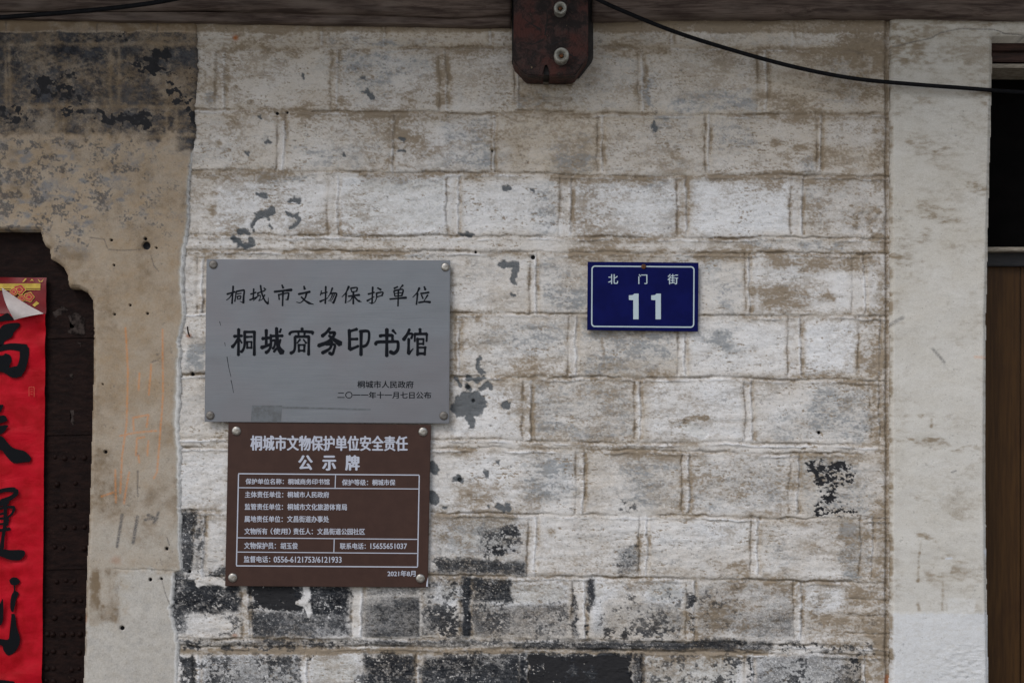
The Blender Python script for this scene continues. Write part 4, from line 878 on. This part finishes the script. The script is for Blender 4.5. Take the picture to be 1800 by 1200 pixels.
# ------------------------------------------------------------------ brown notice board
YN = -.013
t = NT('brown_enamel', .45, 0, .2); nz = t.noise(40, (1, 1, 1), 5); t.color(t.mix(t.ramp(nz, .3, .7), lin(58, 38, 32), lin(64, 43, 36))); M_BROWN = t.m
M_WHITE = simple('pale_print', lin(176, 179, 192), rough=.5)
nb = empty('notice_board', P(576, 890, YN), 'brown notice board with white table of Chinese text, below the grey plaque', 'notice board')
bm = bmesh.new(); px_prism(bm, [(401.5, 741), (757.5, 746), (752, 1032), (395.5, 1029.5)], YN, YN + .004, .001); bm_obj('plate', bm, M_BROWN, nb)
screws(nb, [(415.5, 757), (743.5, 758.5), (409, 1014.5), (739, 1016)], .0112, YN - .0002, [M_SCREW] * 4)
YT = YN - .0005; BO = .55
text_px('桐城市文物保护单位安全责任', (440, 765, 717, 791), YT, M_WHITE, nb, 1.7, slope=.004)
for ch, b in (('公', (524, 800, 550, 825)), ('示', (566, 801, 591, 826)), ('牌', (606.5, 800, 632.5, 826))): text_px(ch, b, YT, M_WHITE, nb, 2.4)
bm = bmesh.new()
def rule(a, b, wd=1.6):
    (x0, y0), (x1, y1) = a, b; L = math.hypot(x1 - x0, y1 - y0); nx, ny = -(y1 - y0) / L * wd / 2, (x1 - x0) / L * wd / 2
    bm.faces.new([bm.verts.new(P(x, y, YT)) for x, y in ((x0 + nx, y0 + ny), (x1 + nx, y1 + ny), (x1 - nx, y1 - ny), (x0 - nx, y0 - ny))])
TL, TR, BL, BR = (419, 832), (737, 834.5), (415.3, 993.8), (734, 996)
for a, b in ((TL, TR), (BL, BR)): rule(a, b, 2)
rule((419.3, 833), (415.6, 992.8), 2); rule((737, 835.5), (734, 995), 2)
rule((419.5, 856.6), (735.7, 858.8)); rule((418, 944.5), (734.2, 947.3)); rule((417, 969.5), (733.9, 972)); rule((589.8, 834.6), (589, 857.2)); rule((587.5, 947.2), (586.8, 970.3))
bm_obj('table_border', bm, M_WHITE, nb)
for body, b in [('保护单位名称：', (431.5, 840.5, 499, 850.5)), ('桐城商务印书馆', (506, 841, 579.5, 851)), ('保护等级：', (601, 842, 647, 852.5)), ('桐城市保', (654, 842, 695, 852.5)),
                ('主体责任单位：', (430.5, 863, 498, 874)), ('桐城市人民政府', (505, 863.5, 578.5, 874)), ('监管责任单位：', (430, 884.5, 497.5, 895.5)), ('桐城市文化旅游体育局', (505, 884.7, 610, 896)),
                ('属地责任单位：', (429.5, 906, 497, 917)), ('文昌街道办事处', (504.5, 906, 578.5, 917.3)), ('文物所有', (429.5, 927.6, 470, 938.5)), ('（使用）', (475.5, 927.6, 511, 938.5)), ('责任人：', (515.5, 927.8, 550, 938.8)), ('文昌街道公园社区', (557.5, 928, 641.5, 939)),
                ('文物保护员：', (429, 952.5, 485, 964)), ('胡玉俊', (493, 953, 523.5, 964.3)), ('联系电话：', (597.5, 953.8, 643, 964.5)), ('15655651037', (651, 954.3, 715.5, 963.8)),
                ('监督电话：', (428.5, 976.6, 475, 987.8)), ('0556-6121753/6121933', (481, 977.5, 600.5, 987.8)), ('2021年8月', (681, 1002, 730.5, 1012.5))]:
    text_px(body, b, YT, M_WHITE, nb, BO, slope=.004)
bm = bmesh.new(); bm.faces.new([bm.verts.new(P(a, b, YT)) for a, b in ((752.5, 1013), (752.2, 1030.5), (748.8, 1030.5), (750, 1022))]); bm_obj('chipped_corner', bm, M_WHITE, nb)

# ------------------------------------------------------------------ blue house number plate
YH = -.014
M_BLUE = simple('blue_enamel', lin(6, 11, 66), lin(9, 15, 75), 20, rough=.5, spec=.06)
M_BW = simple('reflective_white', lin(172, 186, 194), rough=.45)
hp = empty('house_number_plate', P(1130, 520, YH), 'dark blue enamel house number plate with white border and number 11', 'number plate')
bm = bmesh.new(); px_prism(bm, [(1033, 460), (1228, 461.5), (1227, 582.5), (1032, 580)], YH, YH + .002, .0006); bm_obj('plate', bm, M_BLUE, hp)
def rrect(pts, r, n=6):
    out = []; m = len(pts)
    for i in range(m):
        p = Vector(pts[i]); a = (Vector(pts[i - 1]) - p).normalized(); b = (Vector(pts[(i + 1) % m]) - p).normalized()
        c = p + (a + b) * r
        for k in range(n + 1):
            th = k / n * math.pi / 2; out.append(tuple(c - b * r * math.cos(th) - a * r * math.sin(th)))
    return out
bm = bmesh.new()
o_ = rrect([(1039.6, 466.6), (1221, 468), (1220.4, 576), (1039, 574.6)], 6.5); i_ = rrect([(1041.8, 468.8), (1218.8, 470.2), (1218.2, 573.8), (1041.2, 572.4)], 4.5)
vo = [bm.verts.new(P(a, b, YH - .0004)) for a, b in o_]; vi = [bm.verts.new(P(a, b, YH - .0004)) for a, b in i_]
for k in range(len(vo)): bm.faces.new((vo[k], vo[(k + 1) % len(vo)], vi[(k + 1) % len(vi)], vi[k]))
bm_obj('border_line', bm, M_BW, hp)
for ch, b in (('北', (1069, 482, 1086.5, 499)), ('门', (1122, 482, 1138, 499)), ('街', (1173.5, 481.8, 1192, 499.5))): text_px(ch, b, YH - .0004, M_BW, hp, .5)
for x in (1105.5, 1144.7):
    bm = bmesh.new(); bm.faces.new([bm.verts.new(P(x + a, b, YH - .0004)) for a, b in ((9.5, 516), (17, 516), (17, 561), (7.6, 561), (7.6, 527.5), (0, 527), (0, 519), (6.5, 518.5))]); bm_obj('number', bm, M_BW, hp)
bm = bmesh.new(); lathe(bm, [(.006, .003), (.006, -.002), (.0045, -.004), (0, -.0045)], P(1131.5, 468.5, YH), 20); bm_obj('nail', bm, M_RUST, hp, True)

# ------------------------------------------------------------------ small iron nail in the wall beside the plaque
bm = bmesh.new(); tube(bm, [tuple(P(333, 591, .0)), tuple(P(330.5, 582, -.016)), tuple(P(329.5, 574, -.024))], .0018, 8, 4)
tag(bm_obj('iron_nail', bm, simple('iron', lin(50, 42, 40), rough=.7), None, True), 'small bent iron nail in the wall left of the grey plaque', 'nail')

# ------------------------------------------------------------------ left: studded door in the stepped doorway
YD = .028
t = NT('dark_door_iron', .6, 0, .07)
n1 = t.noise(30, (1, 1, 3), 5, .65); n2 = t.noise(130, (1, 1, 1), 4, .6)
c = t.mix(t.ramp(n1, .35, .7), lin(20, 11, 10), lin(34, 21, 18)); c = t.mix(t.ramp(n2, .66, .74, 0, .5), c, lin(60, 46, 38)); t.color(c); t.bump(t.math('ADD', n1, n2), .4, .004); M_DOOR = t.m
dr = empty('studded_door', P(100, 1200, YD), 'dark iron-clad door with rows of round studs, behind the red paper strip', 'door')
bm = bmesh.new()
px_prism(bm, [(-640, 380), (190, 380), (190, 2020), (-640, 2020)], YD, YD + .05); bm_obj('leaf', bm, M_DOOR, dr)
for yy in (590, 760, 996, 1300):
    bm = bmesh.new(); px_prism(bm, [(82, yy), (186, yy - 2), (186, yy + 3), (82, yy + 5)], YD - .003, YD, .001); bm_obj('iron_strap', bm, M_DOOR, dr)
rows = []
for k, yy in enumerate((804, 850, 888, 926, 962)): rows += [(x + ((k % 2) * 2), yy + ((i * 7 + k) % 3) - 1) for i, x in enumerate((98, 112, 130, 147))]
for k, yy in enumerate((1020, 1056, 1084, 1114, 1146, 1174, 1196)): rows += [(x - (k % 2) * 2 - k * .6, yy + ((i * 5 + k) % 3) - 1) for i, x in enumerate((86, 98, 115, 131, 143))]
sm = bmesh.new(); r = .0075; lathe(sm, [(r, .002), (r * .92, -.002), (r * .6, -.0048), (0, -.006)], Vector((0, 0, 0)), 16)
bmesh.ops.recalc_face_normals(sm, faces=sm.faces); stud_me = bpy.data.meshes.new('stud'); sm.to_mesh(stud_me); sm.free(); stud_me.materials.append(M_DOOR)
stud_me.polygons.foreach_set('use_smooth', [True] * len(stud_me.polygons))
rnd = random.Random(4)
for (a, b) in rows:
    if rnd.random() < .12: continue
    o = bpy.data.objects.new('stud', stud_me); COL.objects.link(o); o.parent = dr; o.location = P(a + rnd.uniform(-1.8, 1.8), b + rnd.uniform(-1.5, 1.5), YD) - dr.location; q_ = rnd.uniform(.72, 1.12); o.scale = (q_, q_ * rnd.uniform(.6, 1.1), q_)
M_REM = simple('old_paper', lin(64, 56, 53), lin(20, 15, 15), 90, rough=.9, spec=.05)
for poly in ([(118, 556), (136, 548), (148, 560), (148, 588), (122, 586), (119, 582), (130, 574)], [(92, 549), (106, 540), (111, 536), (118, 545), (110, 552), (97, 558)], [(124, 722), (129, 718), (131, 745), (126, 752)], [(122, 655), (128, 657), (127, 667), (123, 664)], [(136, 600), (144, 602), (142, 610)]):
    rag = []
    for (ax, ay), (bx_, by_) in zip(poly, poly[1:] + poly[:1]):
        for k in range(5): rag.append((ax + (bx_ - ax) * k / 5 + rnd.uniform(-1.8, 1.8), ay + (by_ - ay) * k / 5 + rnd.uniform(-1.8, 1.8)))
    bm = bmesh.new(); bm.faces.new([bm.verts.new(P(a, b, YD - .0006)) for a, b in rag]); bmesh.ops.triangulate(bm, faces=bm.faces); bm_obj('paper_remnant', bm, M_REM, dr)

# ---- red couplet strip
YR = YD - .008
t = NT('red_paper', .5, 0, .08); nz = t.noise(22, (1, 1, 1), 5, .6); t.color(t.mix(t.ramp(nz, .3, .7), lin(150, 9, 20), lin(178, 16, 34))); t.bump(t.noise(14, (1, 1, 2.0), 3, .5, .8), .35, .008); M_RP = t.m
M_RPD = simple('dark_red_paper', lin(104, 10, 18), lin(116, 14, 22), 30, rough=.5)
M_GOLD = simple('gold_print', lin(196, 168, 70), lin(170, 140, 52), 60, rough=.45)
M_BACK = simple('paper_back', lin(206, 196, 192), lin(186, 176, 174), 20, rough=.8)
M_BRUSH = simple('brush_ink', lin(12, 14, 18), rough=.6, spec=.08)
cpl = empty('red_paper_couplet', P(10, 850, YR), 'red paper couplet strip with black brush characters and a curled corner', 'couplet')
def paper(name, x0, x1, yt, yb, mat, yoff, xr=lambda y: 0):
    bm = bmesh.new(); nx, ny = 24, max(4, int((yb - yt) / 8)); g_ = []
    gx, gy = np.meshgrid(np.linspace(x0, x1, nx + 1), np.linspace(yt, yb, ny + 1)); NZ = (fbm(gx, gy, 60, 40, 3) - .5) * .010 + (fbm(gx, gy, 30, 200, 5) - .5) * .006 + np.maximum(0, fbm(gx + gy * .4, gy, 90, 26, 6, 3) - .56) * -.05
    NZ = np.clip(NZ, -.0052, .0045)
    for j in range(ny + 1):
        row = []
        for i in range(nx + 1):
            py = yt + (yb - yt) * j / ny; px = x0 + (x1 + xr(py) - x0) * i / nx
            wv = NZ[j, i]
            row.append(bm.verts.new(P(px, py, YR) + Vector((0, yoff + wv - .003, 0))))
        g_.append(row)
    for j in range(ny):
        for i in range(nx): bm.faces.new((g_[j][i], g_[j + 1][i], g_[j + 1][i + 1], g_[j][i + 1]))
    return bm_obj(name, bm, mat, cpl, True)
paper('paper', -75, 81, 546, 1560, M_RP, 0, lambda y: -(y - 546) * .011)
paper('top_panel', -75, 82.5, 488, 552, M_RPD, -.001)
YI = YR - .0095
def ink(name, mat, polys, y=YI):
    bm = bmesh.new()
    for p in polys:
        f = bm.faces.new([bm.verts.new(P(a, b, y)) for a, b in [tuple(q) for q in catmull(p + [p[0]], 4)[:-1]]])
    bmesh.ops.triangulate(bm, faces=bm.faces)
    return bm_obj(name, bm, mat, cpl)
ink('lettering', M_BRUSH, [
    [(-30, 560), (0, 556), (12, 550), (18, 554), (24, 562), (8, 564), (-30, 570)],
    [(-30, 600), (-5, 590), (0, 577), (8, 570), (26, 567), (35, 569), (33, 575), (24, 584), (22, 590), (18, 594), (8, 600), (3, 607), (-30, 622)]])
def brush(name, strokes):
    bm = bmesh.new()
    for k, (w0, w1, pts) in enumerate(strokes): stroke_px(bm, w0, w1, pts, YI - .00004 * (k % 9))
    return bm_obj(name, bm, M_BRUSH, cpl)
brush('lettering', [(11, 13, [(-30, 618), (0, 612), (20, 609), (46, 612)]), (15, 19, [(43, 611), (42, 630), (36, 648), (24, 655)]), (18, 12, [(34, 652), (24, 657), (14, 651)]), (26, 18, [(-30, 638), (-4, 635), (8, 634)]), (10, 8, [(8, 626), (15, 628), (16, 634), (10, 644)]), (10, 14, [(-30, 652), (0, 648), (14, 650)])])
ink('lettering', M_BRUSH, [[(-30, 715), (0, 711), (6, 712), (3, 719), (-2, 725), (-30, 728)], [(-30, 735), (0, 730), (8, 730), (12, 735), (9, 741), (-30, 750)], [(-30, 756), (0, 748), (14, 747), (12, 752), (3, 762), (-30, 775)],
    [(-30, 760), (2, 766), (12, 776), (22, 786), (34, 790), (44, 793), (54, 803), (52, 811), (42, 812), (28, 814), (20, 811), (10, 800), (0, 790), (-30, 790)]])
brush('lettering', [(7, 9, [(-30, 876), (0, 863), (16, 860), (26, 861)]), (9, 8, [(27, 861), (28, 867), (18, 875), (2, 881)]), (12, 7, [(-30, 890), (-4, 886), (14, 882)]), (5, 5, [(-12, 898), (8, 891), (25, 891)]), (5, 4, [(25, 892), (22, 901), (13, 909), (0, 911)]),
    (6, 7, [(9, 884), (9, 915), (5, 945), (3, 963)]), (4, 4, [(-14, 906), (6, 902)]), (4, 4, [(-14, 922), (4, 920), (12, 918)]), (5, 6, [(-12, 933), (4, 931), (17, 929)]), (5, 5, [(14, 912), (12, 922)])])
ink('lettering', M_BRUSH, [
    [(-30, 960), (0, 963), (16, 966), (38, 966), (44, 970), (42, 977), (34, 984), (16, 983), (0, 977), (-30, 975)]])
ink('lettering', M_BRUSH, [[(16, 1019), (22, 1014), (30, 1015), (35, 1021), (30, 1027), (20, 1027)], [(24, 1028), (27, 1029), (27, 1037), (33, 1042), (28, 1055), (24, 1074), (19, 1072), (18, 1060), (20, 1046), (24, 1038)],
    [(20, 1078), (26, 1079), (28, 1090), (29, 1100), (35, 1120), (33, 1134), (25, 1146), (14, 1151), (6, 1142), (2, 1133), (-30, 1130), (-30, 1122), (0, 1122), (14, 1123), (18, 1110), (19, 1094)],
    [(0, 1060), (5, 1052), (6, 1070), (5, 1090), (0, 1098), (-10, 1090)]])
ink('lettering', M_BRUSH, [[(-30, 1196), (0, 1194), (16, 1196), (26, 1200), (20, 1230), (-30, 1240)]])
YG = YI - .0008
def flat(name, mat, polys, y):
    bm = bmesh.new()
    for p in polys: bm.faces.new([bm.verts.new(P(a, b, y)) for a, b in p])
    bmesh.ops.triangulate(bm, faces=bm.faces); return bm_obj(name, bm, mat, cpl)
flat('gold_band', M_GOLD, [[(-60, 499), (71, 498), (71, 506.5), (-60, 508)], [(-60, 509), (71, 508), (71, 509.5), (-60, 510.5)], [(39, 495.5), (44, 489.5), (47, 489.5), (42, 495.5)], [(52, 495), (56, 490), (60, 495), (57, 493), (55, 493)], [(66, 490), (72, 495), (77, 489.5), (74, 495.5), (69, 495.5)], [(57, 536), (64, 529), (69, 533), (61, 539)]], YG)
ft = [(34 + 11 * math.cos(a) * (1 + .12 * math.cos(5 * a)), 509 + 9 * math.sin(a) * (1 + .12 * math.cos(5 * a))) for a in np.linspace(0, 6.28, 24)[:-1]]
f2 = [(51 + 9 * math.cos(a) * (1 + .12 * math.cos(5 * a)), 522 + 8.5 * math.sin(a) * (1 + .12 * math.cos(5 * a))) for a in np.linspace(0, 6.28, 24)[:-1]]
f3 = [(24 + 7 * math.cos(a), 513 + 7 * math.sin(a)) for a in np.linspace(0, 6.28, 16)[:-1]]
f4 = [(38 + 7 * math.cos(a), 524 + 6 * math.sin(a)) for a in np.linspace(0, 6.28, 16)[:-1]]
sc_ = lambda p, k: [((a - sum(q[0] for q in p) / len(p)) * k + sum(q[0] for q in p) / len(p), (b - sum(q[1] for q in p) / len(p)) * k + sum(q[1] for q in p) / len(p)) for a, b in p]
M_PET = simple('petal_print', lin(176, 46, 58), lin(150, 26, 38), 120, rough=.5)
for i, p in enumerate((ft, f2, f3, f4)):
    flat('printed_outline', M_GOLD, [p], YG - .0004 - i * .0006); flat('printed_flower', M_PET, [sc_(p, .86)], YG - .0006 - i * .0006)
    flat('printed_outline', M_GOLD, [sc_(p, .52)], YG - .0007 - i * .0006); flat('printed_flower', M_PET, [sc_(p, .40)], YG - .0008 - i * .0006)
# the corner that has come unstuck, showing its pale back
bm = bmesh.new(); A, B, C = np.array((3, 505.)), np.array((77, 551.)), np.array((27, 563.)); n = 14; rows_ = []
for i in range(n + 1):
    s = i / n; row = []
    for j in range(n + 1):
        q = j / n
        fold = A + (B - A) * q                       # along the fold
        tip = C
        p = fold + (tip - fold) * s
        bulge = math.sin(math.pi * min(1, s * 1.0)) * .022 * (1 - .5 * q) + .010 * s
        row.append(bm.verts.new(P(p[0], p[1] + 4 * math.sin(math.pi * q) * (1 - s) * .6, YG - .004) + Vector((0, -bulge, 0))))
    rows_.append(row)
for i in range(n):
    for j in range(n): bm.faces.new((rows_[i][j], rows_[i + 1][j], rows_[i + 1][j + 1], rows_[i][j + 1]))
bmesh.ops.remove_doubles(bm, verts=bm.verts, dist=1e-6)
bm_obj('curled_corner', bm, M_BACK, cpl, True)
# fine gold seal print
bm = bmesh.new()
for pts in ([(51, 680), (51, 696)], [(60, 680), (60, 697)], [(51, 680), (60, 680)], [(54, 684), (57, 684)], [(54, 688), (57, 688)], [(54, 692), (57, 693)]): stroke_px(bm, .8, .8, pts, YG)
bm_obj('printed_seal', bm, simple('faded_print', lin(188, 84, 62)), cpl)

# ------------------------------------------------------------------ right: doorway with a brown plank door
YQ = .15
t = NT('brown_door_plank', .5, 0, .15)
n1 = t.noise(14, (8, 8, .5), 5, .6); n2 = t.noise(7, (1, 1, .6), 4, .6)
c = t.mix(t.ramp(n1, .3, .7), lin(56, 36, 16), lin(73, 49, 23)); c = t.mix(t.ramp(n2, .5, .68, 0, .65), c, lin(48, 28, 14)); t.color(c); t.bump(n1, .2, .003); M_PLANK = t.m
M_BLACK = simple('painted_dark_opening', lin(9, 8, 8), lin(14, 12, 12), 20, rough=.9, spec=.05)
M_FRAME = simple('dark_frame', lin(30, 29, 31), lin(42, 39, 40), 30, (1, 1, 6), rough=.6)
M_TRIM = simple('pale_trim', lin(158, 148, 134), lin(124, 114, 102), 60, (1, 1, 6), rough=.6)
dd = empty('plank_door', P(1800, 1200, YQ), 'brown plank door below a dark opening painted as a black sheet, in the doorway right of the pilaster', 'door')
for x0, x1 in ((1705, 1793), (1794.5, 1900), (1901.5, 2010), (2011.5, 2120), (2121.5, 2330)):
    bm = bmesh.new(); px_prism(bm, [(x0, 468), (x1, 468), (x1, 1990), (x0, 1990)], YQ, YQ + .03, .0015); bm_obj('plank', bm, M_PLANK, dd)
bm = bmesh.new(); px_prism(bm, [(1690, 443), (2330, 444), (2330, 470), (1690, 467)], YQ - .02, YQ + .03, .002); bm_obj('frame_rail', bm, M_FRAME, dd)
bm = bmesh.new(); px_prism(bm, [(1690, 434), (2330, 434), (2330, 442), (1690, 441)], YQ - .05, YQ + .03, .002); bm_obj('trim_strip', bm, M_TRIM, dd)
bm = bmesh.new(); px_prism(bm, [(1690, 60), (2330, 60), (2330, 434), (1690, 434)], YQ + .06, YQ + .08); bm_obj('dark_opening_sheet', bm, M_BLACK, dd)  # black sheet standing in for the unlit gap above the door
ln = empty('door_lintel', P(1800, 90, .1), 'dark reddish lintel with a pale strip at the top of the right doorway', 'lintel')
M_LIN = simple('lintel_wood', lin(74, 52, 46), lin(52, 38, 34), 20, (1, 1, 8), rough=.7)
bm = bmesh.new(); px_prism(bm, [(1690, 50), (2330, 50), (2330, 88), (1690, 88)], .06, .2, .003); bm_obj('upper_beam', bm, M_LIN, ln)
bm = bmesh.new(); px_prism(bm, [(1690, 91), (2330, 91), (2330, 110), (1690, 108)], .08, .2, .003); bm_obj('lower_beam', bm, M_LIN, ln)
bm = bmesh.new(); px_prism(bm, [(1690, 112), (2330, 113), (2330, 121), (1690, 119)], .07, .2, .002); bm_obj('pale_strip', bm, M_TRIM, ln)
